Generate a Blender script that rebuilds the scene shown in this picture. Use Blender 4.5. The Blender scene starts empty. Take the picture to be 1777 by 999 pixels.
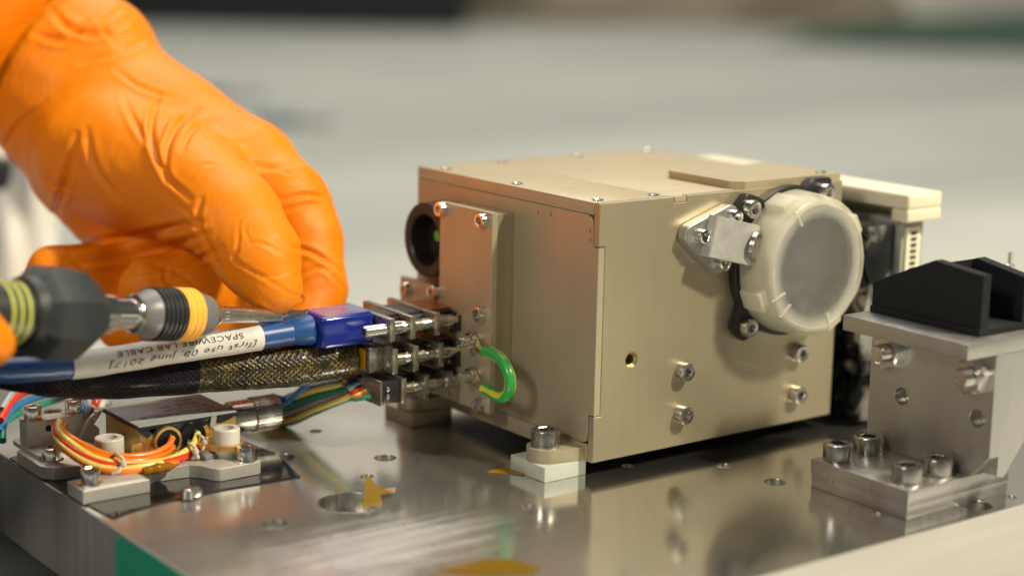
import bpy, bmesh, math, random
import numpy as np
from mathutils import Vector, Matrix, Quaternion

random.seed(7); np.random.seed(7)
MM = 0.001                       # everything below is written in millimetres
PI = math.pi
scene = bpy.context.scene
col = scene.collection

# ------------------------------------------------------------------ camera
CAM = np.array([-310.951, -372.823, 152.310])
ROT = np.array([[0.8009237, -0.5984557, 0.0192863],
                [0.1024343, 0.1686826, 0.9803333],
                [0.5899394, 0.7831966, -0.1964043]])     # right, up, forward
FPX = 3056.893
cam_d = bpy.data.cameras.new('camera'); cam = bpy.data.objects.new('camera', cam_d); col.objects.link(cam)
mw = Matrix.Identity(4)
for r in range(3):
    mw[r][0] = ROT[0][r]; mw[r][1] = ROT[1][r]; mw[r][2] = -ROT[2][r]; mw[r][3] = CAM[r]*MM
cam.matrix_world = mw
cam_d.sensor_width = 36.0; cam_d.lens = FPX/1777*36.0
cam_d.clip_start = 0.01; cam_d.clip_end = 50
cam_d.dof.use_dof = True; cam_d.dof.focus_distance = 0.508; cam_d.dof.aperture_fstop = 5.0
scene.camera = cam

# ------------------------------------------------------------------ light
world = bpy.data.worlds.new('World'); scene.world = world; world.use_nodes = True
bg = world.node_tree.nodes['Background']
bg.inputs[0].default_value = (0.72, 0.80, 0.78, 1); bg.inputs[1].default_value = 0.08

def area(name, loc, target, size, power, color, size_y=None):
    ld = bpy.data.lights.new(name, 'AREA'); ld.energy = power; ld.color = color
    ld.shape = 'RECTANGLE'; ld.size = size; ld.size_y = size_y or size
    o = bpy.data.objects.new(name, ld); col.objects.link(o)
    o.location = Vector(loc)*MM
    o.rotation_euler = (Vector(target)-Vector(loc)).to_track_quat('-Z', 'Y').to_euler()
    return o
area('key_lamp', (520, -945, 1170), (50, 0, 40), 0.12, 38, (1.0, 0.88, 0.66))
area('left_lamp', (-930, -290, 600), (-20, 45, 40), 0.16, 3.8, (1.0, 0.90, 0.74))
area('ceiling_lamp', (600, 1100, 2300), (500, 900, 0), 1.6, 50, (1.0, 0.96, 0.88), 2.4)

area('wall_fill', (CAM[0]+ROT[2][0]*3700, CAM[1]+ROT[2][1]*3700, 2500), (CAM[0]+ROT[2][0]*4900, CAM[1]+ROT[2][1]*4900, 1100), 2.6, 26, (1.0, 0.95, 0.87), 0.4)  # added fill, brightens the wall that the plate mirrors
scene.view_settings.view_transform = 'Standard'; scene.view_settings.look = 'None'
scene.view_settings.gamma = 1; scene.view_settings.exposure = 0.0
scene.view_settings.use_curve_mapping = False
scene.render.engine = 'CYCLES'
scene.cycles.use_denoising = True
scene.cycles.max_bounces = 10; scene.cycles.glossy_bounces = 6; scene.cycles.transmission_bounces = 8
scene.cycles.transparent_max_bounces = 12
scene.cycles.sample_clamp_indirect = 6.0
scene.cycles.blur_glossy = 0.5
scene.cycles.caustics_refractive = False

# ------------------------------------------------------------------ materials
MAT = {}
def nodes(name):
    m = bpy.data.materials.new(name); m.use_nodes = True; MAT[name] = m
    nt = m.node_tree; b = nt.nodes['Principled BSDF']
    return m, nt, b
def N(nt, typ, **kw):
    n = nt.nodes.new(typ)
    for k, v in kw.items(): setattr(n, k, v)
    return n
def coords(nt, scale=(1, 1, 1), rot=(0, 0, 0)):
    tc = N(nt, 'ShaderNodeTexCoord'); mp = N(nt, 'ShaderNodeMapping')
    mp.inputs['Scale'].default_value = tuple(1000*s for s in scale); mp.inputs['Rotation'].default_value = rot
    nt.links.new(tc.outputs['Object'], mp.inputs['Vector']); return mp.outputs[0]
def noise(nt, vec, scale, detail=4, rough=.55):
    n = N(nt, 'ShaderNodeTexNoise'); n.inputs['Scale'].default_value = scale
    n.inputs['Detail'].default_value = detail; n.inputs['Roughness'].default_value = rough
    nt.links.new(vec, n.inputs['Vector']); return n.outputs['Fac']
def ramp(nt, fac, stops):
    r = N(nt, 'ShaderNodeValToRGB'); e = r.color_ramp.elements
    while len(e) < len(stops): e.new(.5)
    for i, (p, c) in enumerate(stops):
        e[i].position = p; e[i].color = (c, c, c, 1) if isinstance(c, (int, float)) else (*c, 1)
    nt.links.new(fac, r.inputs[0]); return r.outputs[0]
def mixc(nt, fac, a, b, mode='MIX'):
    m = N(nt, 'ShaderNodeMix', data_type='RGBA', blend_type=mode)
    for s, v in ((0, fac), (6, a), (7, b)):
        if hasattr(v, 'links') or hasattr(v, 'is_output'): nt.links.new(v, m.inputs[s])
        else: m.inputs[s].default_value = v if s == 0 else (*v, 1)
    return m.outputs[2]
def bump(nt, b, h, strength, dist=.0001):
    n = N(nt, 'ShaderNodeBump'); n.inputs['Strength'].default_value = strength; n.inputs['Distance'].default_value = dist
    nt.links.new(h, n.inputs['Height']); nt.links.new(n.outputs[0], b.inputs['Normal']); return n
def pbr(name, c, metal=0., rough=.4, c2=None, scale=.3, stretch=(1, 1, 1), rvar=0., bmp=0., bscale=2., bdist=.0001, rot=(0, 0, 0), spec=.5, coat=0., sss=0.):
    m, nt, b = nodes(name)
    b.inputs['Base Color'].default_value = (*c, 1); b.inputs['Metallic'].default_value = metal
    b.inputs['Roughness'].default_value = rough; b.inputs['Specular IOR Level'].default_value = spec
    b.inputs['Coat Weight'].default_value = coat; b.inputs['Coat Roughness'].default_value = .12
    if sss:
        b.inputs['Subsurface Weight'].default_value = sss; b.inputs['Subsurface Scale'].default_value = .002
        b.inputs['Subsurface Radius'].default_value = (1, .5, .25)
    v = coords(nt, stretch, rot)
    f = noise(nt, v, scale)
    if c2 is not None: nt.links.new(mixc(nt, ramp(nt, f, [(.32, 0.), (.68, 1.)]), c, c2), b.inputs['Base Color'])
    if rvar:
        g = noise(nt, v, scale*2.3, 5)
        nt.links.new(ramp(nt, g, [(.3, max(.02, rough-rvar)), (.7, rough+rvar)]), b.inputs['Roughness'])
    if metal > .45: bmp = 0
    if bmp: bump(nt, b, noise(nt, v, bscale, 3), bmp, bdist)
    return m

pbr('gold_housing', (.425, .368, .25), .62, .35, (.408, .352, .238), .40, (1, 1, .05), .025, .16, 1.6, .00003)
pbr('gold_housing_side', (.46, .40, .28), .46, .40, (.445, .385, .268), .4, (1, 1, .04), .03, .10, 1.6, .00002)
pbr('gold_lid', (.50, .42, .28), .46, .42, (.485, .407, .27), .4, (.05, 1, 1), .025, .10, 1.4, .00003)
pbr('bench_dark_sheet', (.030, .038, .040), 0, .6, (.022, .028, .030), .05)
pbr('wall_paint', (.74, .70, .62), 0, .8)
pbr('dark_gap', (.02, .018, .014), 0, .8)
pbr('machined_aluminium', (.52, .51, .49), .86, .30, (.47, .46, .44), .25, (1, 1, .12), .05, .22, 1.3, .00004)
pbr('cast_aluminium', (.66, .65, .60), .55, .38, (.52, .54, .51), .22, (1, 1, 1), .03, .25, .9, .00005)
pbr('bead_aluminium', (.62, .61, .57), .55, .45, (.56, .55, .52), .4, (1, 1, 1), .05, .15, 2.5, .00003)
pbr('steel', (.60, .585, .55), 1., .26, (.56, .545, .515), .3, (1, 1, 1), .02)
pbr('nickel', (.44, .42, .35), .92, .28, (.36, .345, .29), .5, (1, 1, 1), .05)
pbr('plate_bore', (.62, .61, .58), 1., .30, (.5, .5, .48), .4, (1, 1, .1), .06)
pbr('dark_steel', (.44, .425, .40), 1., .27, (.41, .40, .375), .3, (1, 1, 1), .02)
pbr('chrome', (.76, .745, .71), 1., .17)
pbr('brass', (.78, .52, .17), .8, .30, (.74, .48, .15), .3, (1, 1, 1), .02, .12, 1.5, .00003)
pbr('black_plastic', (.014, .016, .018), 0, .42, (.020, .022, .024), .6, bmp=.2, bscale=4)
pbr('black_anodised', (.018, .017, .018), .2, .38, None)
pbr('black_print', (.006, .008, .010), 0, .62, (.012, .014, .017), 1.2, spec=.25, bmp=.35, bscale=3.0, stretch=(1, 1, 5))
pbr('black_rubber', (.010, .013, .015), 0, .46, (.014, .017, .019), .4, bmp=.25, bscale=5)
pbr('hex_rubber', (.015, .023, .026), 0, .50, (.019, .028, .031), .3, bmp=.3, bscale=5)
pbr('grey_plastic', (.13, .135, .14), 0, .40, (.15, .155, .16), .6)
pbr('yellow_plastic', (.90, .46, .055), 0, .42, (.82, .40, .05), .6)
pbr('handle_print', (.45, .50, .08), 0, .5)
pbr('white_spacer', (.44, .48, .43), 0, .40, (.40, .44, .39), .5, sss=.25)
pbr('nylon', (.60, .59, .54), 0, .38, (.55, .54, .49), .4, sss=.4)
pbr('cream_plastic', (.80, .74, .58), 0, .45, (.74, .67, .50), .05, sss=.2)
pbr('grey_panel', (.36, .37, .35), .2, .45, (.32, .33, .31), .1)
pbr('blue_cable', (.008, .058, .215), 0, .38, (.010, .068, .24), .2)
pbr('blue_hood', (.003, .014, .19), 0, .2, (.004, .018, .22), .3, coat=.5)
pbr('paper', (.62, .60, .56), 0, .55, (.57, .55, .51), .3, bmp=.15, bscale=.6)
pbr('lilac_sheen', (.16, .18, .34), 0, .2, (.04, .05, .28), .25, coat=.5)
pbr('pen_blue', (.10, .15, .19), 0, .4)
pbr('print_ink', (.008, .008, .009), 0, .6)
pbr('pen_ink', (.035, .04, .07), 0, .6)
pbr('green_tape', (.015, .30, .19), 0, .45, (.02, .34, .22), .2)
pbr('coat_cloth', (.80, .77, .72), 0, .85, (.76, .73, .68), .02)
pbr('dark_cloth', (.010, .014, .017), 0, .8)
pbr('khaki_cloth', (.30, .26, .19), 0, .9, (.24, .21, .15), .003)
pbr('green_cloth', (.045, .085, .065), 0, .85, (.06, .10, .07), .004)
pbr('black_lid', (.29, .32, .325), 0., .5, (.33, .36, .365), .3, (.2, 1, 1), spec=.15)
pbr('lid_side', (.010, .014, .022), 0, .22, None, coat=.4)
pbr('solder', (.70, .68, .64), 1, .3)
pbr('terminal_black', (.008, .010, .014), 0, .25)
pbr('black_sheet', (.055, .06, .064), .85, .09, (.04, .044, .047), .05, (1, 1, 1), .04)
pbr('crimp', (.72, .60, .34), 1, .3)
for n, c in dict(wire_blue=(.03, .20, .48), wire_black=(.012, .012, .013), wire_yellow=(.82, .68, .16), wire_brown=(.24, .08, .03),
                 wire_violet=(.18, .07, .22), wire_green=(.015, .30, .19), wire_grey=(.34, .37, .42), wire_red=(.70, .045, .02),
                 wire_orange=(.80, .20, .015), wire_white=(.62, .60, .55), ground_green=(.03, .36, .07), ground_yellow=(.66, .60, .05)).items():
    pbr(n, c, 0, .30, tuple(x*.85 for x in c), .5, coat=.2)

for nm in ('gold_housing', 'gold_housing_side', 'gold_lid', 'machined_aluminium'):
    nt = MAT[nm].node_tree; b = nt.nodes['Principled BSDF']; src = b.inputs['Roughness'].links[0].from_socket
    sm_ = noise(nt, coords(nt, (1, 1, .7), (.3, .5, .2)), .035, 6, .62)
    ad = N(nt, 'ShaderNodeMath', operation='ADD'); nt.links.new(src, ad.inputs[0]); nt.links.new(ramp(nt, sm_, [(.35, 0.), (.55, .05), (.68, .13)]), ad.inputs[1])
    nt.links.new(ad.outputs[0], b.inputs['Roughness'])
    cs = b.inputs['Base Color'].links[0].from_socket
    nt.links.new(mixc(nt, ramp(nt, sm_, [(.40, 0.), (.72, .55)]), cs, (.33, .30, .22) if nm != 'machined_aluminium' else (.40, .39, .37)), b.inputs['Base Color'])

# glove latex
m, nt, b = nodes('glove')
v = coords(nt)
f = noise(nt, v, .03, 3)
nt.links.new(mixc(nt, f, (.80, .228, .0), (.74, .198, .0)), b.inputs['Base Color'])
b.inputs['Roughness'].default_value = .46; b.inputs['Specular IOR Level'].default_value = .30
b.inputs['Subsurface Weight'].default_value = .05; b.inputs['Subsurface Scale'].default_value = .003
b.inputs['Subsurface Radius'].default_value = (1, .35, .05)
v2 = coords(nt, (1, 1, 1)); h1 = noise(nt, v2, 2.6, 4); h2 = noise(nt, coords(nt, (.35, 1, .5), (.4, .3, .8)), .22, 2)
mm_ = N(nt, 'ShaderNodeMath', operation='MULTIPLY_ADD'); nt.links.new(h2, mm_.inputs[0]); mm_.inputs[1].default_value = 5.; nt.links.new(h1, mm_.inputs[2])
cr = N(nt, 'ShaderNodeTexNoise', noise_type='RIDGED_MULTIFRACTAL'); cr.inputs['Scale'].default_value = .11; cr.inputs['Detail'].default_value = 3; cr.inputs['Distortion'].default_value = .6
nt.links.new(coords(nt, (1, .45, .7), (.5, .2, .9)), cr.inputs['Vector'])
c3_ = N(nt, 'ShaderNodeMath', operation='MULTIPLY_ADD'); nt.links.new(cr.outputs['Fac'], c3_.inputs[0]); c3_.inputs[1].default_value = 2.2; nt.links.new(mm_.outputs[0], c3_.inputs[2])
bump(nt, b, c3_.outputs[0], .30, .00035)

# polished plate: mirror metal with haze patches and fine scratches
m, nt, b = nodes('plate_metal')
b.inputs['Metallic'].default_value = 1.
v = coords(nt)
patch = noise(nt, v, .022, 5, .6)
nt.links.new(mixc(nt, ramp(nt, patch, [(.3, 0.), (.75, 1.)]), (.74, .74, .71), (.68, .685, .665)), b.inputs['Base Color'])
scr = noise(nt, coords(nt, (.03, 1.1, 1), (0, 0, .45)), .55, 4, .7)
scr2 = noise(nt, coords(nt, (1.5, .02, 1), (0, 0, .3)), .9, 3, .7)
sm = N(nt, 'ShaderNodeMath', operation='ADD'); nt.links.new(scr, sm.inputs[0]); nt.links.new(scr2, sm.inputs[1])
rr = ramp(nt, noise(nt, v, .016, 2, .4), [(.38, .045), (.52, .075), (.62, .13), (.74, .22)])
ra = N(nt, 'ShaderNodeMath', operation='MULTIPLY_ADD'); nt.links.new(sm.outputs[0], ra.inputs[0]); ra.inputs[1].default_value = .035
sx_ = N(nt, 'ShaderNodeSeparateXYZ'); tc_ = N(nt, 'ShaderNodeTexCoord'); nt.links.new(tc_.outputs['Object'], sx_.inputs[0])
wr = N(nt, 'ShaderNodeMapRange', interpolation_type='SMOOTHSTEP'); nt.links.new(sx_.outputs['X'], wr.inputs['Value'])      # handled, more worn end of the plate
for i_, v_ in enumerate((.02, -.07, 0., .05)): wr.inputs[1+i_].default_value = v_
wa_ = N(nt, 'ShaderNodeMath', operation='ADD'); nt.links.new(rr, wa_.inputs[0]); nt.links.new(wr.outputs[0], wa_.inputs[1]); nt.links.new(wa_.outputs[0], ra.inputs[2])
mt_ = N(nt, 'ShaderNodeMapRange'); nt.links.new(wr.outputs[0], mt_.inputs['Value'])
for i_, v_ in enumerate((0., .05, .98, .90)): mt_.inputs[1+i_].default_value = v_
nt.links.new(mt_.outputs[0], b.inputs['Metallic'])
nt.links.new(ra.outputs[0], b.inputs['Roughness'])
def stain(cx, cy, rx, ry, amp):               # dull, scuffed areas with ragged edges
    tcs = N(nt, 'ShaderNodeTexCoord'); sb = N(nt, 'ShaderNodeVectorMath', operation='SUBTRACT'); nt.links.new(tcs.outputs['Object'], sb.inputs[0]); sb.inputs[1].default_value = (cx*MM, cy*MM, 0)
    ml = N(nt, 'ShaderNodeVectorMath', operation='MULTIPLY'); nt.links.new(sb.outputs[0], ml.inputs[0]); ml.inputs[1].default_value = (1/(rx*MM), 1/(ry*MM), 0)
    le = N(nt, 'ShaderNodeVectorMath', operation='LENGTH'); nt.links.new(ml.outputs[0], le.inputs[0])
    nz = N(nt, 'ShaderNodeMath', operation='MULTIPLY_ADD'); nt.links.new(noise(nt, v, .09, 6, .65), nz.inputs[0]); nz.inputs[1].default_value = amp; nt.links.new(le.outputs['Value'], nz.inputs[2])
    return ramp(nt, nz.outputs[0], [(.52, 1.), (1.0, 0.)])
st_ = N(nt, 'ShaderNodeMath', operation='MAXIMUM'); nt.links.new(stain(-38, 88, 40, 42, .5), st_.inputs[0]); nt.links.new(stain(-80, -14, 60, 34, .5), st_.inputs[1])
r2 = N(nt, 'ShaderNodeMath', operation='MULTIPLY_ADD'); nt.links.new(st_.outputs[0], r2.inputs[0]); r2.inputs[1].default_value = .16; nt.links.new(ra.outputs[0], r2.inputs[2]); nt.links.new(r2.outputs[0], b.inputs['Roughness'])
sk_ = N(nt, 'ShaderNodeMath', operation='MULTIPLY'); nt.links.new(st_.outputs[0], sk_.inputs[0]); nt.links.new(ramp(nt, scr, [(.42, 0.), (.62, 1.)]), sk_.inputs[1])
m2 = N(nt, 'ShaderNodeMath', operation='MULTIPLY_ADD'); nt.links.new(sk_.outputs[0], m2.inputs[0]); m2.inputs[1].default_value = -.30; nt.links.new(mt_.outputs[0], m2.inputs[2]); nt.links.new(m2.outputs[0], b.inputs['Metallic'])
wob = noise(nt, v, .05, 2)
wm = N(nt, 'ShaderNodeMath', operation='MULTIPLY_ADD'); nt.links.new(wob, wm.inputs[0]); wm.inputs[1].default_value = 2.; nt.links.new(sm.outputs[0], wm.inputs[2])
bump(nt, b, wm.outputs[0], .12, .00006)
# milled sides of the plate: one metal, shade and light put into its colours
pbr('plate_side_shaded', (.38, .40, .39), .40, .40, (.31, .325, .318), .25, (1, 1, .06), .08, .5, .5, .0001, rot=(.28, 0, 0))
pbr('plate_side_lit', (.66, .64, .60), .70, .36, (.60, .58, .54), .12, (.1, 1, 1), .06, .35, .8, .00006, rot=(0, .05, 0))

# bench
m, nt, b = nodes('bench_top')
v = coords(nt)
f = noise(nt, v, .006, 4); f2 = noise(nt, coords(nt, (.15, 1, 1), (0, 0, .93)), .004, 3)
c = mixc(nt, ramp(nt, f, [(.35, 0.), (.7, 1.)]), (.47, .485, .445), (.40, .42, .395))
nt.links.new(mixc(nt, ramp(nt, f2, [(.46, 0.), (.66, .6)]), c, (.27, .30, .29)), b.inputs['Base Color'])
b.inputs['Roughness'].default_value = .55

# frosted cap
def frosted(name, colr, alpha, rough=.35):
    m, nt, b = nodes(name)
    b.inputs['Roughness'].default_value = rough
    b.inputs['Subsurface Weight'].default_value = .6; b.inputs['Subsurface Scale'].default_value = .004
    b.inputs['Subsurface Radius'].default_value = (1, .85, .6)
    f = noise(nt, coords(nt), .25, 4)
    nt.links.new(mixc(nt, f, colr, tuple(x*.9 for x in colr)), b.inputs['Base Color'])
    g = noise(nt, coords(nt), .12, 5)
    a = ramp(nt, g, [(.3, alpha-.06), (.7, alpha+.06)])
    nt.links.new(a, b.inputs['Alpha'])
frosted('cap_plastic', (.80, .76, .60), .44)
frosted('cap_window', (.62, .62, .55), .2, .22)
nt = MAT['cap_window'].node_tree; b = nt.nodes['Principled BSDF']      # moulded window: thin in the middle, thick toward its edge
tc = N(nt, 'ShaderNodeTexCoord'); sub = N(nt, 'ShaderNodeVectorMath', operation='SUBTRACT'); nt.links.new(tc.outputs['Object'], sub.inputs[0]); sub.inputs[1].default_value = (0, -.008, .022)
sc_ = N(nt, 'ShaderNodeVectorMath', operation='MULTIPLY'); nt.links.new(sub.outputs[0], sc_.inputs[0]); sc_.inputs[1].default_value = (1, 0, 1)
ln_ = N(nt, 'ShaderNodeVectorMath', operation='LENGTH'); nt.links.new(sc_.outputs[0], ln_.inputs[0])
mr = N(nt, 'ShaderNodeMapRange', interpolation_type='SMOOTHSTEP'); nt.links.new(ln_.outputs['Value'], mr.inputs['Value'])
for i_, v_ in enumerate((.0140, .0184, .07, .46)): mr.inputs[1+i_].default_value = v_
al = N(nt, 'ShaderNodeMath', operation='MULTIPLY_ADD'); nt.links.new(noise(nt, coords(nt), .22, 5), al.inputs[0]); al.inputs[1].default_value = .10; nt.links.new(mr.outputs[0], al.inputs[2])
nt.links.new(al.outputs[0], b.inputs['Alpha'])
m, nt, b = nodes('lens_glass')
b.inputs['Base Color'].default_value = (.022, .026, .048, 1); b.inputs['Roughness'].default_value = .2; b.inputs['Specular IOR Level'].default_value = .3

# amber polyimide film
m, nt, b = nodes('amber_film')
b.inputs['Base Color'].default_value = (.28, .13, .006, 1); b.inputs['Roughness'].default_value = .18; b.inputs['Alpha'].default_value = .86
m, nt, b = nodes('amber_film_bright')
b.inputs['Base Color'].default_value = (.21, .12, .006, 1); b.inputs['Roughness'].default_value = .2; b.inputs['Alpha'].default_value = .68
m, nt, b = nodes('green_dot')
b.inputs['Base Color'].default_value = (.08, .42, .06, 1); b.inputs['Roughness'].default_value = .3

# woven sleeves
def braid(name, ca, cb, cc, rough, bs=.5):
    m, nt, b = nodes(name)
    def band(rz):                                # one family of crossing strands
        w = N(nt, 'ShaderNodeTexWave', wave_type='BANDS', bands_direction='X'); w.inputs['Scale'].default_value = .26; w.inputs['Distortion'].default_value = .6; w.inputs['Detail'].default_value = 1
        nt.links.new(coords(nt, (1, 1, 1), (0, rz, 0)), w.inputs['Vector']); return w.outputs['Fac']
    mx = N(nt, 'ShaderNodeMath', operation='MAXIMUM'); nt.links.new(band(.85), mx.inputs[0]); nt.links.new(band(-.85), mx.inputs[1])
    n2 = noise(nt, coords(nt, (.5, 1, 1)), .22, 5, .65)
    base = mixc(nt, ramp(nt, n2, [(.40, 0.), (.64, 1.)]), ca, cb)
    gl_ = N(nt, 'ShaderNodeMath', operation='MULTIPLY'); nt.links.new(ramp(nt, mx.outputs[0], [(.80, 0.), (.97, 1.)]), gl_.inputs[0]); nt.links.new(ramp(nt, noise(nt, coords(nt), .30, 3), [(.5, 0.), (.66, 1.)]), gl_.inputs[1])
    nt.links.new(mixc(nt, gl_.outputs[0], base, cc), b.inputs['Base Color'])
    b.inputs['Roughness'].default_value = rough; b.inputs['Coat Weight'].default_value = .3; b.inputs['Coat Roughness'].default_value = .15; b.inputs['Specular IOR Level'].default_value = .3
    h = N(nt, 'ShaderNodeMath', operation='MULTIPLY_ADD'); nt.links.new(n2, h.inputs[0]); h.inputs[1].default_value = 1.5; nt.links.new(mx.outputs[0], h.inputs[2])
    bump(nt, b, h.outputs[0], bs, .0004)
braid('gold_braid', (.012, .010, .003), (.034, .026, .005), (.22, .16, .03), .3, .45)
braid('black_braid', (.0012, .0012, .004), (.003, .003, .007), (.008, .008, .015), .5)
MAT['black_braid'].node_tree.nodes['Principled BSDF'].inputs['Specular IOR Level'].default_value = .12
MAT['black_braid'].node_tree.nodes['Principled BSDF'].inputs['Coat Weight'].default_value = .08

# crumpled foil bag
m, nt, b = nodes('black_foil')
f = noise(nt, coords(nt), .05, 4)
nt.links.new(mixc(nt, ramp(nt, f, [(.45, 0.), (.55, 1.)]), (.03, .034, .036), (.60, .60, .56)), b.inputs['Base Color'])  # pale patches paint the highlights of the crumples
b.inputs['Roughness'].default_value = .16; b.inputs['Metallic'].default_value = .9

# ------------------------------------------------------------------ mesh helpers
ORG = {}
def thing(name, label, cat, loc=(0, 0, 0), group=None):
    o = bpy.data.objects.new(name, None); col.objects.link(o); o.empty_display_size = .01
    o.location = Vector(loc)*MM; o['label'] = label; o['category'] = cat
    if group: o['group'] = group
    ORG[o] = Vector(loc); return o
def tag(o, label, cat, group=None):
    o['label'] = label; o['category'] = cat
    if group: o['group'] = group
    return o
class MB:
    def __init__(s): s.v = []; s.f = []; s.mi = []
    def add(s, vs, fs, mi=0):
        n = len(s.v); s.v += [tuple(map(float, p)) for p in vs]; s.f += [[i+n for i in f] for f in fs]
        s.mi += [mi]*len(fs); return s
    def box(s, x0, x1, y0, y1, z0, z1, bev=0., seg=2, mi=0, mat=None):
        bm = bmesh.new(); bmesh.ops.create_cube(bm, size=1)
        for v in bm.verts: v.co = Vector(((x0+x1)/2+v.co.x*(x1-x0), (y0+y1)/2+v.co.y*(y1-y0), (z0+z1)/2+v.co.z*(z1-z0)))
        if bev: bmesh.ops.bevel(bm, geom=bm.edges[:], offset=bev, segments=seg, affect='EDGES', profile=.5)
        return s.bm(bm, mi, mat)
    def bm(s, bm, mi=0, mat=None):
        bm.verts.index_update()
        s.add([(mat @ v.co if mat else v.co) for v in bm.verts], [[v.index for v in f.verts] for f in bm.faces], mi); bm.free(); return s
    def lathe(s, prof, a, b, n=32, mi=0, rmod=None, close=True):
        """prof: (t along a->b in mm, radius); axis a->b"""
        a = Vector(a); d = (Vector(b)-a).normalized(); u = d.orthogonal().normalized(); w = d.cross(u)
        vs = []; fs = []
        for t, r in prof:
            for i in range(n):
                an = 2*PI*i/n; q = r*(rmod(an, t) if rmod else 1)
                vs.append(a+d*t+(u*math.cos(an)+w*math.sin(an))*q)
        for k in range(len(prof)-1):
            for i in range(n):
                j = (i+1) % n; fs.append([k*n+i, k*n+j, (k+1)*n+j, (k+1)*n+i])
        if close:
            if prof[0][1] > 1e-6: fs.append([i for i in range(n)][::-1])
            if prof[-1][1] > 1e-6: fs.append([(len(prof)-1)*n+i for i in range(n)])
        return s.add(vs, fs, mi)
    def tube(s, pts, r, n=12, sub=6, mi=0, stripe=None):
        P = spline(pts, sub); R = r if callable(r) else (lambda t: r)
        vs = []; fs = []; base = len(s.mi); up = None; L = len(P)
        for k, p in enumerate(P):
            d = (P[min(k+1, L-1)]-P[max(k-1, 0)]).normalized()
            if up is None: up = d.orthogonal().normalized()
            up = (up-d*up.dot(d)).normalized(); w = d.cross(up)
            for i in range(n):
                an = 2*PI*i/n; vs.append(p+(up*math.cos(an)+w*math.sin(an))*R(k/(L-1)))
        mi_l = []
        for k in range(L-1):
            for i in range(n):
                j = (i+1) % n; fs.append([k*n+i, k*n+j, (k+1)*n+j, (k+1)*n+i])
                mi_l.append(stripe(i/n, k/(L-1)) if stripe else mi)
        fs.append(list(range(n))[::-1]); fs.append([(L-1)*n+i for i in range(n)]); mi_l += [mi, mi]
        s.add(vs, fs, mi); s.mi[base:] = mi_l; return s
    def prism(s, poly, lo, hi, plane='xy', mi=0):
        """extrude polygon; plane gives which axes the 2-D points use; extruded along the third"""
        f = {'xy': lambda a, b, c: (a, b, c), 'xz': lambda a, b, c: (a, c, b), 'yz': lambda a, b, c: (c, a, b)}[plane]
        n = len(poly); vs = [f(a, b, lo) for a, b in poly]+[f(a, b, hi) for a, b in poly]
        fs = [[i, (i+1) % n, n+(i+1) % n, n+i] for i in range(n)]+[list(range(n))[::-1], [n+i for i in range(n)]]
        return s.add(vs, fs, mi)
    def mesh(s, name, mats, org=Vector((0, 0, 0)), smooth=35., recalc=True):
        me = bpy.data.meshes.new(name)
        me.from_pydata([((x-org[0])*MM, (y-org[1])*MM, (z-org[2])*MM) for x, y, z in s.v], [], s.f)
        for mt in (mats if isinstance(mats, (list, tuple)) else [mats]): me.materials.append(MAT[mt])
        me.polygons.foreach_set('material_index', s.mi)
        if recalc:
            bm = bmesh.new(); bm.from_mesh(me); bmesh.ops.recalc_face_normals(bm, faces=bm.faces[:]); bm.to_mesh(me); bm.free()
        finish(me, smooth); return me
    def build(s, name, mats, parent=None, smooth=35., recalc=True):
        org = ORG[parent] if parent else Vector((0, 0, 0))
        if parent is None:                      # a thing of one mesh: origin at its base
            a = np.array(s.v); org = Vector(((a[:, 0].min()+a[:, 0].max())/2, (a[:, 1].min()+a[:, 1].max())/2, a[:, 2].min()))
        o = bpy.data.objects.new(name, s.mesh(name, mats, org, smooth, recalc)); col.objects.link(o); ORG[o] = org
        if parent: o.parent = parent
        else: o.location = org*MM
        return o
def finish(me, smooth):
    if smooth:
        me.polygons.foreach_set('use_smooth', [True]*len(me.polygons)); me.set_sharp_from_angle(angle=math.radians(smooth))
    me.update()
def spline(pts, sub):
    P = [Vector(p) for p in pts]
    if len(P) == 2: return [P[0].lerp(P[1], t/sub) for t in range(sub+1)]
    Q = [2*P[0]-P[1]]+P+[2*P[-1]-P[-2]]; out = []
    for k in range(1, len(Q)-2):
        a, b, c, d = Q[k-1:k+3]
        for t in range(sub):
            u = t/sub
            out.append(.5*((2*b)+(c-a)*u+(2*a-5*b+4*c-d)*u*u+(3*b-a-3*c+d)*u**3))
    out.append(P[-1]); return out
def circle(cx, cy, r, n=32): return [(cx+r*math.cos(2*PI*i/n), cy+r*math.sin(2*PI*i/n)) for i in range(n)]
def hull(pts):
    pts = sorted(set(pts)); 
    def half(p):
        h = []
        for q in p:
            while len(h) > 1 and (h[-1][0]-h[-2][0])*(q[1]-h[-2][1])-(h[-1][1]-h[-2][1])*(q[0]-h[-2][0]) <= 0: h.pop()
            h.append(q)
        return h[:-1]
    return half(pts)+half(pts[::-1])
def rounded(cs, r, n=20): return hull([p for c in cs for p in circle(c[0], c[1], r, n)])
def rrect(x0, x1, y0, y1, r): return rounded([(x0+r, y0+r), (x1-r, y0+r), (x1-r, y1-r), (x0+r, y1-r)], r)
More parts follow.
